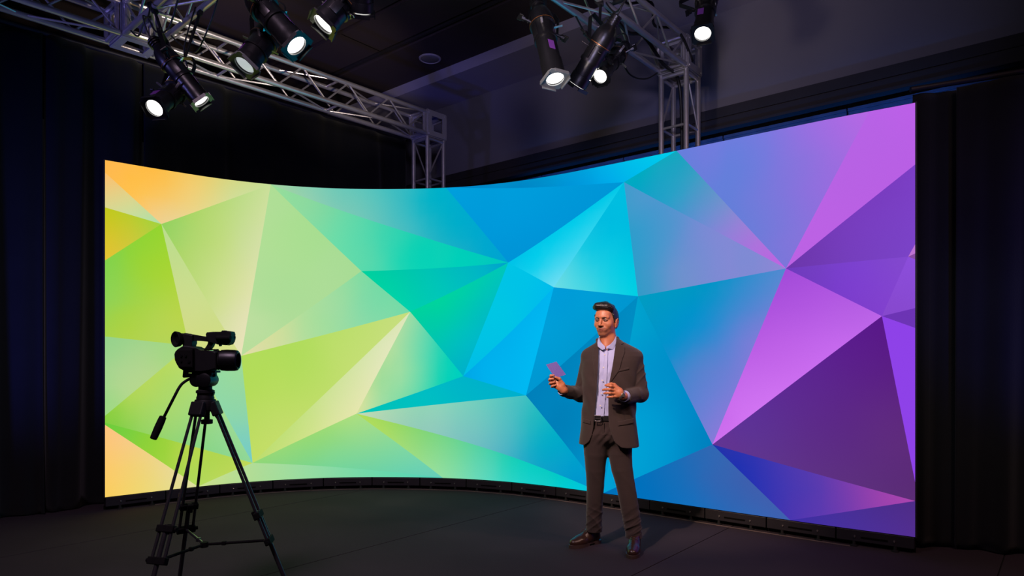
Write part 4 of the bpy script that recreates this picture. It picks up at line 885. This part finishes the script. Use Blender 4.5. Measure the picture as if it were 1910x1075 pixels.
# sleeve mouths
def mouth(c, d, L_):
    d = d/np.linalg.norm(d); s_ = (X_-c[0])*d[0]+(Y_-c[1])*d[1]+(Z_-c[2])*d[2]
    r_ = np.sqrt(np.maximum((X_-c[0])**2+(Y_-c[1])**2+(Z_-c[2])**2-s_**2, 0)); return s_, r_
for c, e, r_in in ((w(1050.0, 728.5, -.105), elR, .038), (w(1166.0, 740, -.215), elL, .041)):
    s_, r_ = mouth(c, c-e, 0)
    near = np.sqrt((X_-c[0])**2+(Y_-c[1])**2+(Z_-c[2])**2) < .11
    Fj = np.where(near, np.maximum(Fj, s_), Fj); Fj = np.where(near, np.maximum(Fj, -np.maximum(r_-r_in, -(s_+.035))), Fj)
T_.F = Fj.astype(np.float32)
me, _ = T_.mesh('jacket', 1); jk = obj('jacket', me, M_suit, man, True)
# lapels and pocket flap: cloth lying on the jacket front
def on_front(name, poly, off, th, m, label=None, h=.0026, base='jacket', smooth=1, parent=None, corefn=None, edge=.0):
    xs = [p[0] for p in poly]; ys = [p[1] for p in poly]
    G = Field((xpx(min(xs)-3), YB-.26, zpx(max(ys)+3)), (xpx(max(xs)+3), YB+.06, zpx(min(ys)-3)), h)
    U_ = Field(G.lo, G.lo+G.n*h, h); U_.n = G.n; U_.F = np.full(G.n, .3, np.float32); U_.ax = G.ax
    U_.add(lambda a, b, c: jacket_outer(a, b, c) if base == 'jacket' else torso_d(a, b, c, -.014), G.lo, (G.ax[0][-1], G.ax[1][-1], min(zpx(630), G.ax[2][-1])), 0)
    if base == 'jacket': shoulders(U_)
    else: shoulders(U_, -.014)
    a, b, c = [G.ax[i].reshape([-1 if j == i else 1 for j in range(3)]) for i in range(3)]
    pd = poly_sd(G.ax[0][:, None], G.ax[2][None, :], poly)[:, None, :]
    G.F = np.maximum(np.abs(U_.F-off)-th/2, pd).astype(np.float32)
    G.F = np.maximum(G.F, (b-(YB+.03)))
    G.F[0] = G.F[-1] = .1; G.F[:, 0] = G.F[:, -1] = .1; G.F[:, :, 0] = G.F[:, :, -1] = .1
    me, _ = G.mesh(name, smooth); return obj(name, me, m, parent or man, True, label=label)
on_front('lapel', [(1148.6, 629), (1152, 629), (1161, 641), (1154.5, 644), (1161, 648), (1160, 658), (1155.5, 668), (1149, 690), (1131.5, 716), (1131.5, 711), (1138.7, 677), (1143.7, 650)], .003, .006, M_suit, parent=jk)
on_front('lapel', [(1115.8, 636), (1109, 642), (1111.5, 646), (1105, 650), (1103, 668), (1106, 695), (1109, 735), (1110, 717), (1112.5, 677), (1114.3, 650)], .003, .006, M_suit, parent=jk)
on_front('breast_pocket', [(1146, 690), (1166, 685), (1167, 688.5), (1147, 693.5)], .002, .005, M_suit, parent=jk)
on_front('pocket_flap', [(1146, 783), (1176, 778), (1177, 786), (1147, 791)], .002, .006, M_suit, parent=jk)
on_front('pocket_flap', [(1087, 780), (1099, 783), (1099, 790), (1086, 787)], .002, .006, M_suit, parent=jk)
# ---- shirt
T_ = Field((xpx(1085), 4.5, zpx(790)), (xpx(1190), 5.0, zpx(622)), .0034)
T_.add(lambda a, b, c: torso_d(a, b, c, -.020), T_.lo, (BHI[0], BHI[1], zpx(630)), 0); shoulders(T_, -.016)
a, b, c = [T_.ax[i].reshape([-1 if j == i else 1 for j in range(3)]) for i in range(3)]
T_.F += (.0022*np.sin(150*(a-.66)+25*c)*np.exp(-((c-zpx(755))/.07)**2)+.0018*np.sin(110*a-60*c)*np.exp(-((c-zpx(700))/.10)**2)).astype(np.float32)
nh = np.sqrt((a-w(1132, 650)[0])**2+(b-(YB+.02))**2)-.060
vn = poly_sd(T_.ax[0][:, None], T_.ax[2][None, :], [(1112, 615), (1120, 637), (1126, 650), (1130, 655), (1139, 643), (1147, 615)])[:, None, :]
T_.F = np.maximum(T_.F, -np.maximum(nh, zpx(651)-c)); T_.F = np.maximum(T_.F, -np.maximum(vn, b-(YB+.0)))
T_.F = np.maximum(T_.F, c-zpx(632))
T_.F = np.maximum(T_.F, zpx(783)-c).astype(np.float32); T_.F[:, :, 0] = .1
me, _ = T_.mesh('shirt', 1); sh = obj('shirt', me, M_shirt, man, True)
def on_surface(px, py, o):
    bm_ = NB(); bm_.from_mesh(o.data); from mathutils.bvhtree import BVHTree
    t_ = BVHTree.FromBMesh(bm_); bm_.free(); a_ = Vector((0, 0, EYE)); d_ = (W(px, py, YB)-a_).normalized()
    r_ = t_.ray_cast(a_-ORG[o.name], d_); return (r_[0]+ORG[o.name], r_[1]) if r_[0] else (W(px, py, YB-.12), Vector(fb))
# collar: band round the neck with two points
def band(name, pts, hgt, th, m, parent, lean=0.0):
    pts = [Vector(p) for p in spline(pts, 5)]; bm = NB(); prev = None; cen = sum(pts, Vector())/len(pts)
    for i, p in enumerate(pts):
        t = i/(len(pts)-1); h_ = hgt(t); o = (p-cen); o.z = 0; o.normalize()
        top = p+UP*h_-o*lean*h_
        cur = [bm.verts.new(p+o*th), bm.verts.new(top+o*th), bm.verts.new(top-o*th*.2), bm.verts.new(p-o*th*.2)]
        if prev:
            for k in range(4): bm.faces.new((prev[k], prev[(k+1) % 4], cur[(k+1) % 4], cur[k]))
        else: bm.faces.new(cur)
        prev = cur
    bm.faces.new(prev[::-1]); return obj(name, bm, m, parent, True, auto=50)
nb = lambda px, py, dy: w(px, py, dy)
band('collar', [nb(1128.5, 652, -.072), nb(1121, 645, -.060), nb(1117, 638, -.02), nb(1119, 634, .04), nb(1130, 632, .075), nb(1144, 631, .06), nb(1149.5, 634, .01), nb(1147, 640, -.045), nb(1139, 648, -.072), nb(1131, 652, -.078)],
     lambda t: .020+.018*math.exp(-((t-.5)/.25)**2), .004, M_shirt, sh, .15)
for pl in ([(1116.0, 630.5), (1119.5, 639), (1128.6, 651.5), (1123.5, 653.5), (1115.2, 646.5), (1114.6, 640)], [(1150, 626.5), (1142.5, 641), (1130.8, 651.5), (1137, 650), (1144.5, 653), (1149.5, 640)]):
    n_ = Vector(fb); cpt = [W(x, y, YB-.085-.02*(1-abs(x-1131)/18)+.02) for x, y in pl]; bm = NB(); prism(bm, cpt, n_*.002, n_*.008, .0015); obj('collar_point', bm, M_shirt, sh)
plk = on_front('button_placket', [(1125, 655), (1131, 655), (1127, 720), (1122.5, 775), (1116.5, 775), (1119.5, 720)], -.001, .006, M_shirt, base='shirt', parent=sh)
for (x, y) in ((1128, 662), (1126, 686), (1123.5, 710), (1121.5, 734), (1119.8, 757)):
    p_, n_ = on_surface(x, y, plk); bm = NB(); lathe(bm, p_-Vector(fb)*.0005, Vector(fb), [(0, .0048), (.003, .0052), (.004, .004)], 12); obj('button', bm, M_button, sh)
# ---- trousers
T_ = Field((xpx(1078), 4.48, .085), (xpx(1206), 5.10, zpx(768)), .0038)
T_.add(lambda a, b, c: np.maximum(torso_d(a, b, c, -.026), zpx(806)-c), (BLO[0], BLO[1], zpx(812)), (BHI[0], BHI[1], zpx(768)), 0)
T_.ell((xpx(1134), YB, zpx(812)), (.155, .115, .075), np.array([rb_, fb, up]), .03)
pleat = lambda q: (1-np.abs(np.sin(q)))**1.6
def leg(pts, rs, seed, cuffs):
    for i in range(len(pts)-1):
        zc = cuffs
        def fold(X_, Y_, Z_, t):
            f1 = .0022*pleat(24*Z_+30*(X_-pts[-1][0])+seed)*np.exp(-((Z_-.50)/.09)**2)                       # behind the knee
            f2 = (.0115*pleat(36*Z_+26*(X_-pts[-1][0])*(1 if seed < 2 else -1)+1.3*np.sin(19*Z_+seed)+seed)+.0070*pleat(58*Z_-44*(X_-pts[-1][0])+18*(Y_-pts[-1][1])+seed*3)-.006)*np.clip((.34-Z_)/.20, 0, 1)*np.clip((Z_-.09)/.05, 0, 1)
            f3 = .0018*pleat(40*X_+9*Z_+seed*2)*np.exp(-((Z_-.72)/.12)**2)
            return -(f1+f2+f3)
        T_.cone(pts[i], pts[i+1], rs[i], rs[i+1], .03 if i == 0 else .003, fold=fold)
def LW(px, py, dy, rpx): return (np.array(W(px, py, YB+dy)), rpx/F*(YB+dy))
Lr = [LW(1112, 815, .005, 25), LW(1111, 845, .01, 21.5), LW(1110.5, 875, .025, 18.2), LW(1110.5, 905, .045, 16), LW(1109, 945, .075, 15.0), LW(1108, 975, .10, 15.5), LW(1108, 1000, .12, 15.2), LW(1108, 1012, .12, 15.5)]
Ll = [LW(1156, 815, 0, 24), LW(1156.5, 845, -.005, 22), LW(1160, 875, -.015, 19.5), LW(1167, 905, -.02, 17.2), LW(1174, 945, -.02, 17.0), LW(1179.5, 975, -.02, 16.5), LW(1183, 1006, -.02, 15.2), LW(1183, 1016, -.02, 15.4)]
leg([p for p, r in Lr], [r for p, r in Lr], 0.5, 0); leg([p for p, r in Ll], [r for p, r in Ll], 2.6, 0)
a, b, c = [T_.ax[i].reshape([-1 if j == i else 1 for j in range(3)]) for i in range(3)]
T_.F += (.0035*np.sin(120*(a-.66)-90*c)*np.exp(-((c-zpx(812))/.06)**2-((a-xpx(1124))/.07)**2)).astype(np.float32)
T_.F[:, :, -1] = .1
dz = np.where(a < xpx(1140), .098, .088); T_.F = np.maximum(T_.F, dz-c).astype(np.float32)
for q, zz, r0 in ((Lr[-1][0], .098, .046), (Ll[-1][0], .088, .046)):
    hol = np.sqrt((a-q[0])**2+(b-q[1])**2)-r0; T_.F = np.maximum(T_.F, -np.maximum(hol, c-(zz+.02))).astype(np.float32)
me, _ = T_.mesh('trousers', 1); tr = obj('trousers', me, M_trous, man, True)
on_front('fly', [(1119, 786), (1123, 786), (1124, 812), (1119, 812)], -.018, .004, M_trous, parent=tr)
# belt and buckle
bm = NB(); zb_ = zpx(778); rows = []
for i in range(65):
    a_ = 2*math.pi*i/64; cx = float(np.interp(zb_, TZ, TC)); rx = float(np.interp(zb_, TZ, TR_))-.018; rd = float(np.interp(zb_, TZ, TD))-.018
    e_ = 2/2.4; u_ = math.copysign(abs(math.cos(a_))**e_, math.cos(a_))*rx; v_ = math.copysign(abs(math.sin(a_))**e_, math.sin(a_))*rd
    p = Vector((cx, YB, zb_))+Vector(rb_)*u_+Vector(fb)*v_; o = Vector(rb_)*math.cos(a_)+Vector(fb)*math.sin(a_)
    rows.append([bm.verts.new(p+UP*s_*.017+o*t_) for s_, t_ in ((-1, 0), (1, 0), (1, .005), (-1, .005))])
for r0, r1 in zip(rows, rows[1:]):
    for k in range(4): bm.faces.new((r0[k], r0[(k+1) % 4], r1[(k+1) % 4], r1[k]))
belt = obj('belt', bm, M_belt, man, True, auto=40)
bc = Vector((xpx(1120.5), YB, zb_))+Vector(fb)*.120; bc.y = YB-.122; bm = NB(); axb = (Vector(rb_), Vector(fb), UP)
for s_ in (-1, 1): box(bm, bc+axb[0]*s_*.021, .005, .005, .042, axb, .001); box(bm, bc+UP*s_*.019, .046, .005, .005, axb, .001)
box(bm, bc+axb[0]*.004, .036, .004, .004, axb); obj('buckle', bm, M_buckle, belt)
# shirt cuffs and wristwatch
for c, e, rr in ((w(1049.5, 728, -.112), elR, .035), (w(1164.5, 739.5, -.224), elL, .038)):
    d = Vector(c-e).normalized(); bm = NB(); lathe(bm, Vector(c)-d*.03, d, [(0, rr), (.038, rr+.001), (.042, rr), (.042, rr-.004), (.0, rr-.004)], 28, caps=False)
    obj('shirt_cuff', bm, M_shirt, man, True, auto=50)
d = Vector(w(1156, 734, -.255)-wrL).normalized(); c = Vector(wrL)+d*.008; bm = NB(); lathe(bm, c, d, [(0, .029), (0.003, .0315), (.014, .0315), (.017, .029)], 28, caps=False); wt = obj('wristwatch', bm, M_steel, man, True, auto=40)
bm = NB(); x_, y_, _ = basis(d); fdir = Vector((-.1, -1, .15)); fdir = (fdir-d*fdir.dot(d)).normalized(); lathe(bm, c+d*.008+fdir*.030, fdir, [(0, .014), (.006, .014), (.008, .012), (.008, 0)], 24); obj('watch_case', bm, M_steel, wt, True, auto=40)
# ---- shoes
def shoe(heel, toe, label):
    heel = Vector(heel); toe = Vector(toe); d = (toe-heel); L_ = d.length; d.normalize(); s_ = Vector((d.y, -d.x, 0))
    # d=length axis, s=side axis
    g = Field(np.minimum(heel, toe)-np.array([.09, .09, .01]), np.maximum(heel, toe)+np.array([.09, .09, .16]), .0028)
    P3 = lambda t, y, z: np.array(heel+d*(t*L_)+s_*y+UP*z)
    g.chain([P3(.16, 0, .055), P3(.40, 0, .052), P3(.68, 0, .040), P3(.88, 0, .034)], [.034, .038, .037, .026], .02)
    g.chain([P3(.12, 0, .045), P3(.14, 0, .085)], [.033, .031], .015)
    g.chain([P3(.62, .012, .036), P3(.84, .008, .032)], [.034, .028], .02); g.cone(P3(.60, -.012, .036), P3(.80, -.010, .030), .032, .026, .02)
    g.cone(P3(.14, 0, .06), P3(.20, 0, .115), .036, .043, .015); g.cone(P3(.42, 0, .064), P3(.27, 0, .10), .033, .038, .02)
    g.cone(P3(.64, 0, .060), P3(.42, 0, .088), .016, .020, .02)
    X_, Y_, Z_ = [g.ax[i].reshape([-1 if j == i else 1 for j in range(3)]) for i in range(3)]
    g.F = np.maximum(g.F, .022-Z_).astype(np.float32); t_ = ((X_-heel.x)*d.x+(Y_-heel.y)*d.y)/L_
    g.F += (.0012*np.sin(220*t_)*np.exp(-((t_-.60)/.06)**2)).astype(np.float32)
    g.F = np.maximum(g.F, Z_-.112).astype(np.float32)
    me, _ = g.mesh('shoe', 1); up_ = obj('shoe', me, M_shoe, man, True); up_['label'] = label
    out = [(-.02, 0, 0), (0.0, .026, 0), (.12, .036, 0), (.32, .034, 0), (.50, .040, 0), (.68, .050, 0), (.84, .044, 0), (.95, .028, 0), (1.0, 0.004, 0), (.95, -.022, 0), (.84, -.040, 0), (.68, -.046, 0), (.50, -.038, 0), (.32, -.033, 0), (.12, -.036, 0), (0, -.026, 0)]
    ol = [heel+d*(t*L_)+s_*y for t, y, z in out]; ol = spline(ol+[ol[0]], 3)[:-1]
    bm = NB(); prism(bm, ol, UP*.012, UP*.024, .002)
    hl = [p for p in ol if (p-heel).dot(d) < .27*L_]; prism(bm, hl, UP*.0005, UP*.0125)
    fr = [p for p in ol if (p-heel).dot(d) > .42*L_]; prism(bm, fr, UP*.0005, UP*.0125)
    obj('sole', bm, M_sole, up_)
    for k in range(4):
        t0 = .62-.055*k; z0 = .0755+.0095*k; bm = NB()
        path(bm, spline([P3(t0+.015, -.020, z0-.008), P3(t0, 0, z0+.004), P3(t0-.02, .020, z0-.008)], 3), .0022, 6); path(bm, spline([P3(t0+.015, .020, z0-.008), P3(t0, 0, z0+.006), P3(t0-.02, -.020, z0-.008)], 3), .0022, 6)
        obj('lace', bm, M_lace, up_, True)
    bm = NB()
    for s2 in (-1, 1): path(bm, spline([P3(.46, 0, .108), P3(.48, s2*.020, .112), P3(.53, s2*.026, .100), P3(.50, s2*.010, .103), P3(.46, 0, .106)], 4), .0022, 6)
    obj('lace_bow', bm, M_lace, up_, True)
shoe(hR_, tR, 'shoe turned sideways to the left'); shoe(hL_, tL, 'shoe pointing at the viewer')
for an_, hl, nm in ((anR, hR_, 0), (anL, hL_, 1)):
    bm = NB(); lathe(bm, Vector((an_[0], an_[1], .05)), UP, [(0, .033), (.05, .036), (.12, .036)], 20); obj('sock', bm, M_belt, man, True)
# ---- the card in his hand
bm = NB(); cs = [W(1018.4, 680.5, 4.617), W(1037.9, 674.9, 4.612), W(1055.6, 699, 4.603), W(1035.8, 706.2, 4.606)]
nn = (cs[1]-cs[0]).cross(cs[3]-cs[0]).normalized(); prism(bm, cs, nn*-.0006, nn*.0006)
M_card = mat('purple_card', (.14, .10, .44), 0.55, noise=(4, .06))
tag(obj('cue_card', bm, M_card), 'small plain purple card held up in the raised hand of the man', 'card')
# ------------------------------------------------------------------ camcorder on a tripod (silhouetted in the left foreground)
YT = 3.54
def T(px, py, dy=0.0): return W(px, py, YT+dy)
M_cam = mat('camcorder_black', (0.006, 0.006, 0.007), 0.55, noise=(30, .3), spec=0.2)
M_camg = mat('camcorder_gloss', (0.004, 0.004, 0.005), 0.38, noise=(30, .2), spec=0.3)
M_grip = mat('grip_rubber', (0.004, 0.004, 0.004), 0.8, noise=(60, .3), spec=0.1)
M_leg = mat('dark_anodised_tube', (0.045, 0.044, 0.048), 0.30, 0.6, noise=(30, .2))
M_glass = mat('lens_glass', (0.01, 0.03, 0.035), 0.05, noise=(10, .2), spec=0.8)
def outl(bm, pts, w0, w1, bev=.003): prism(bm, [T(x, y) for x, y in pts], Vector((0, w0, 0)), Vector((0, w1, 0)), bev)
cm = thing('camcorder', T(378, 692), 'black camcorder with top handle and lens hood on top of the tripod', 'video camera')
bm = NB(); outl(bm, [(334, 661), (336, 656), (341, 652), (346, 648), (352, 645), (368, 647), (374, 652), (382, 654), (396, 655), (406, 655), (411, 658), (411, 688), (398, 690), (384, 692), (352, 692), (343, 687), (340, 681), (335, 672)], -.055, .055, .006)
body = obj('camera_body', bm, M_cam, cm)
bm = NB(); outl(bm, [(344, 652), (372, 652), (372, 686), (346, 686), (339, 670)], -.078, -.052, .006); obj('hand_grip', bm, M_grip, body)
bm = NB(); outl(bm, [(350, 649), (356, 647), (368, 648), (374, 652), (372, 656), (350, 656)], -.03, .03, .004); obj('handle_foot', bm, M_cam, body)
for (x, y, r) in ((352, 664, .006), (360, 664, .006), (352, 674, .005), (366, 674, .008)):
    bm = NB(); tube(bm, T(x, y)+Vector((0, -.083, 0)), T(x, y)+Vector((0, -.074, 0)), r, n=12); obj('button', bm, M_camg, body)
s = F/YT; ld = Vector((1, 0.10, -.015)).normalized(); lc = T(394, 672)
bm = NB(); lathe(bm, lc, ld, [(0, .040), (.008, .047), (.012, .049), (.030, .049), (.034, .046), (.040, .046), (.044, .050), (.052, .052)], 36); lens_ = obj('lens_barrel', bm, M_cam, cm, True, auto=35)
for k in range(3):
    bm = NB(); lathe(bm, lc+ld*(.013+.011*k), ld, [(0, .049), (.001, .052), (.006, .052), (.007, .049)], 36); obj('lens_ring', bm, M_grip, lens_, True, auto=35)
bm = NB(); hd0 = lc+ld*.050
prof = [(0, .050), (.004, .055), (.030, .057), (.070, .056), (.084, .053), (.090, .045), (.088, .040), (.040, .038)]
lathe(bm, hd0, ld, prof, 40, caps=False); obj('lens_hood', bm, M_camg, lens_, True, auto=40)
bm = NB(); lathe(bm, hd0+ld*.035, ld, [(0, .041), (.004, .036), (.008, .02), (.009, 0)], 32); obj('front_glass', bm, M_glass, lens_, True)
# viewfinder with eyecup at the back
bm = NB(); vd = Vector((-.55, -.83, -.04)).normalized(); vc = T(341, 633)
bm2 = NB(); outl(bm2, [(333, 622), (352, 622.5), (364, 626), (363, 641), (361, 650), (345, 650), (348, 640), (336, 643)], -.028, .028, .005); vf = obj('viewfinder', bm2, M_cam, cm)
lathe(bm, vc, vd, [(0, .026), (.012, .030), (.020, .038), (.040, .042), (.044, .038), (.036, .026), (.030, .020)], 32, caps=True); obj('eyecup', bm, M_grip, vf, True, auto=40)
# top handle
bm = NB(); outl(bm, [(346, 621.5), (362, 624.5), (376, 627), (391, 629), (391, 638), (376, 636.5), (365, 636), (348, 638)], -.016, .016, .004); th_ = obj('top_handle', bm, M_cam, cm)
bm = NB(); outl(bm, [(390, 636), (400, 641), (397, 647), (393, 653), (382, 654), (384, 650), (390, 645)], -.016, .016, .004); obj('handle_front_post', bm, M_cam, th_)
bm = NB(); outl(bm, [(346, 634), (364, 634), (361.5, 641), (360.5, 650), (347, 650)], -.022, .022, .004); obj('handle_rear_post', bm, M_cam, th_)
# microphone / screen unit on the front of the handle
bm = NB(); outl(bm, [(388, 624), (390, 620.5), (402, 619.5), (405, 621), (417, 621), (418, 617), (425, 617.5), (434, 619), (435.5, 624), (434, 629), (435.5, 633), (434, 638), (431, 642.5), (424, 644.5), (409, 643), (403, 639), (390, 637)], -.030, .030, .004); mic = obj('handle_unit', bm, M_cam, cm)
bm = NB(); outl(bm, [(408, 641), (413, 641), (413, 645.5), (410, 646.5)], -.01, .01, .002); obj('thumb_screw', bm, M_cam, mic)
bm = NB(); outl(bm, [(418, 616.8), (422, 616.8), (422, 620), (418, 620)], -.012, .012, .001); obj('shoe_mount', bm, M_cam, mic)
bm = NB(); tube(bm, T(405, 631, -.045), T(430, 631, -.045), .014, n=20); tube(bm, T(405, 631, -.045), T(405, 631, -.03), .008); obj('microphone', bm, M_grip, mic, True, auto=40)
for y in (652.5,):
    bm = NB()
    for x in (393, 399, 405): tube(bm, T(x, 654), T(x, 651.5), .008, n=12)
    obj('top_buttons', bm, M_camg, body, True, auto=40)

tp = thing('tripod', (T(383, 700).x, YT, 0), 'black video tripod with pan handle standing at the left, carrying the camcorder', 'tripod')
cx = T(383, 700).x
# plate, head
bm = NB(); box(bm, T(378, 693.5), .16, .07, .012, bev=.002); obj('quick_release_plate', bm, M_cam, tp)
bm = NB(); outl(bm, [(343.5, 689), (349, 689), (349, 697), (361, 697), (361, 704), (344, 705), (342, 703)], -.012, .012, .002); obj('plate_lock', bm, M_cam, tp)
bm = NB(); outl(bm, [(362, 690), (399, 690), (400, 699), (397, 706), (384, 708), (364, 706)], -.035, .035, .004); hd = obj('fluid_head', bm, M_cam, tp)
bm = NB(); c0 = T(388, 709); lathe(bm, c0+Vector((0, -.052, 0)), Vector((0, 1, 0)), [(0, .026), (.004, .036), (.030, .038), (.074, .038), (.100, .036), (.104, .026)], 32); obj('tilt_drum', bm, M_camg, hd, True, auto=35)
bm = NB(); c0 = T(372, 709); lathe(bm, c0+Vector((0, -.040, 0)), Vector((0, 1, 0)), [(0, .028), (.004, .036), (.074, .036), (.080, .028)], 32); obj('drag_dial', bm, M_camg, hd, True, auto=35)
bm = NB(); lathe(bm, T(399, 700), Vector((1, 0, 0)), [(0, .010), (.005, .010), (.006, .007), (.010, .007)], 14); obj('side_knob', bm, M_cam, hd)
bm = NB(); zt_ = T(383, 724).z; lathe(bm, Vector((cx, YT, T(0, 745).z)), UP, [(0, .044), (.010, .044), (.020, .040), (.030, .040), (.034, .046), (.046, .046), (.052, .034), (.066, .034)], 32); obj('pan_base', bm, M_cam, tp, True, auto=35)
bm = NB(); outl(bm, [(392, 729), (400, 732), (399, 735), (397, 741), (393, 741)], -.01, .01, .002); obj('pan_lock_lever', bm, M_cam, tp)
bm = NB(); path(bm, spline([T(362, 704, -.02), T(350, 709, -.03), T(339, 717, -.04), T(332, 727, -.05)], 5)+[T(306, 778, -.10)], .0075, 10); ph = obj('pan_handle', bm, M_cam, tp, True)
bm = NB(); a, b = T(304.5, 777, -.10), T(285.5, 820, -.14); L_ = (b-a).length
lathe(bm, a, b-a, [(0, .012), (.003, .017), (.02, .0185), (L_*.5, .0195), (L_*.85, .0180), (L_-.004, .0170), (L_, .012)], 20); obj('handle_grip', bm, M_grip, ph, True, auto=40)
# shoulder casting
bm = NB(); lathe(bm, Vector((cx, YT, T(0, 768).z)), UP, [(0, .030), (.010, .052), (.050, .056), (.064, .050)], 24); cr_ = obj('bowl_casting', bm, M_cam, tp, True, auto=35)
zk = 0.38; zs = T(0, 764).z; ctr = Vector((cx-.002, YT, 0))
bm = NB(); lathe(bm, Vector((T(386, 700).x, YT, T(0, 791).z)), UP, [(0, .026), (.002, .029), (.022, .029), (.026, .014), (.060, .014)], 20); obj('bowl_clamp_knob', bm, M_cam, tp, True, auto=35)
bm = NB(); outl(bm, [(395, 767), (401, 766), (408, 778), (413, 793), (404, 787), (397, 778)], .02, .034, .002); obj('leg_strap', bm, M_grip, tp)
legs = ((-1.701, 3.22), (-1.855, 3.816), (-1.300, 3.59)); hubz = 0.377
hub = Vector((W(381, 1016, 3.507).x, 3.507, W(381, 1016, 3.507).z))
for (lx, ly) in legs:
    kk = Vector((lx, ly, 0)); r_ = (kk-ctr); r_.z = 0; rl = r_.length; rd_ = r_.normalized(); tan = Vector((-rd_.y, rd_.x, 0))
    top = ctr+rd_*.055+UP*zs; low = ctr+rd_*rl+UP*zk; ax_ = (low-top).normalized()
    foot = low+ax_*((low.z-.014)/-ax_.z); out_n = ax_.cross(tan).normalized()
    bm = NB(); box(bm, top+ax_*(-.005), .078, .040, .075, (tan, out_n, ax_), .006); obj('leg_shoulder', bm, M_cam, cr_)
    Lg = bpy.data.objects.new('leg', None); COL.objects.link(Lg); Lg.parent = tp; ORG[Lg.name] = ORG[tp.name]
    ul = (low-top).length
    for s_ in (-1, 1):
        bm = NB(); tube(bm, top+tan*s_*.026, top+ax_*(ul+.005)+tan*s_*.036, .0080, n=12); obj('leg_tube', bm, M_leg, Lg, True, auto=40)
    mid = top+ax_*(ul*.80)
    bm = NB(); box(bm, mid, .096, .030, .034, (tan, out_n, ax_), .004); tube(bm, mid+tan*.05, mid+tan*.064, .010, n=10); box(bm, mid-out_n*.022, .03, .016, .05, (tan, out_n, ax_), .003); obj('leg_clamp', bm, M_grip, Lg)
    bm = NB(); box(bm, low, .100, .032, .036, (tan, out_n, ax_), .004); tube(bm, low-tan*.05, low-tan*.062, .010, n=10); obj('lower_bracket', bm, M_grip, Lg)
    bm = NB(); tube(bm, mid-ax_*.02, foot, .0115, n=14); obj('inner_tube', bm, M_leg, Lg, True, auto=40)
    bm = NB(); lathe(bm, foot-UP*.013, UP, [(0, .020), (.008, .022), (.020, .014), (.030, .012)], 16); obj('rubber_foot', bm, M_grip, Lg, True, auto=40)
    bm = NB(); tube(bm, hub, low+(hub-low).normalized()*.02, .0075, n=10); box(bm, (hub+low)/2+(hub-low)*.2, .02, .02, .02, bev=.002); obj('spreader_arm', bm, M_leg if (ly > 3.7) else M_grip, tp, True, auto=40)
bm = NB(); tube(bm, hub-UP*.014, hub+UP*.012, .020, n=14); obj('spreader_hub', bm, M_grip, tp, True, auto=40)
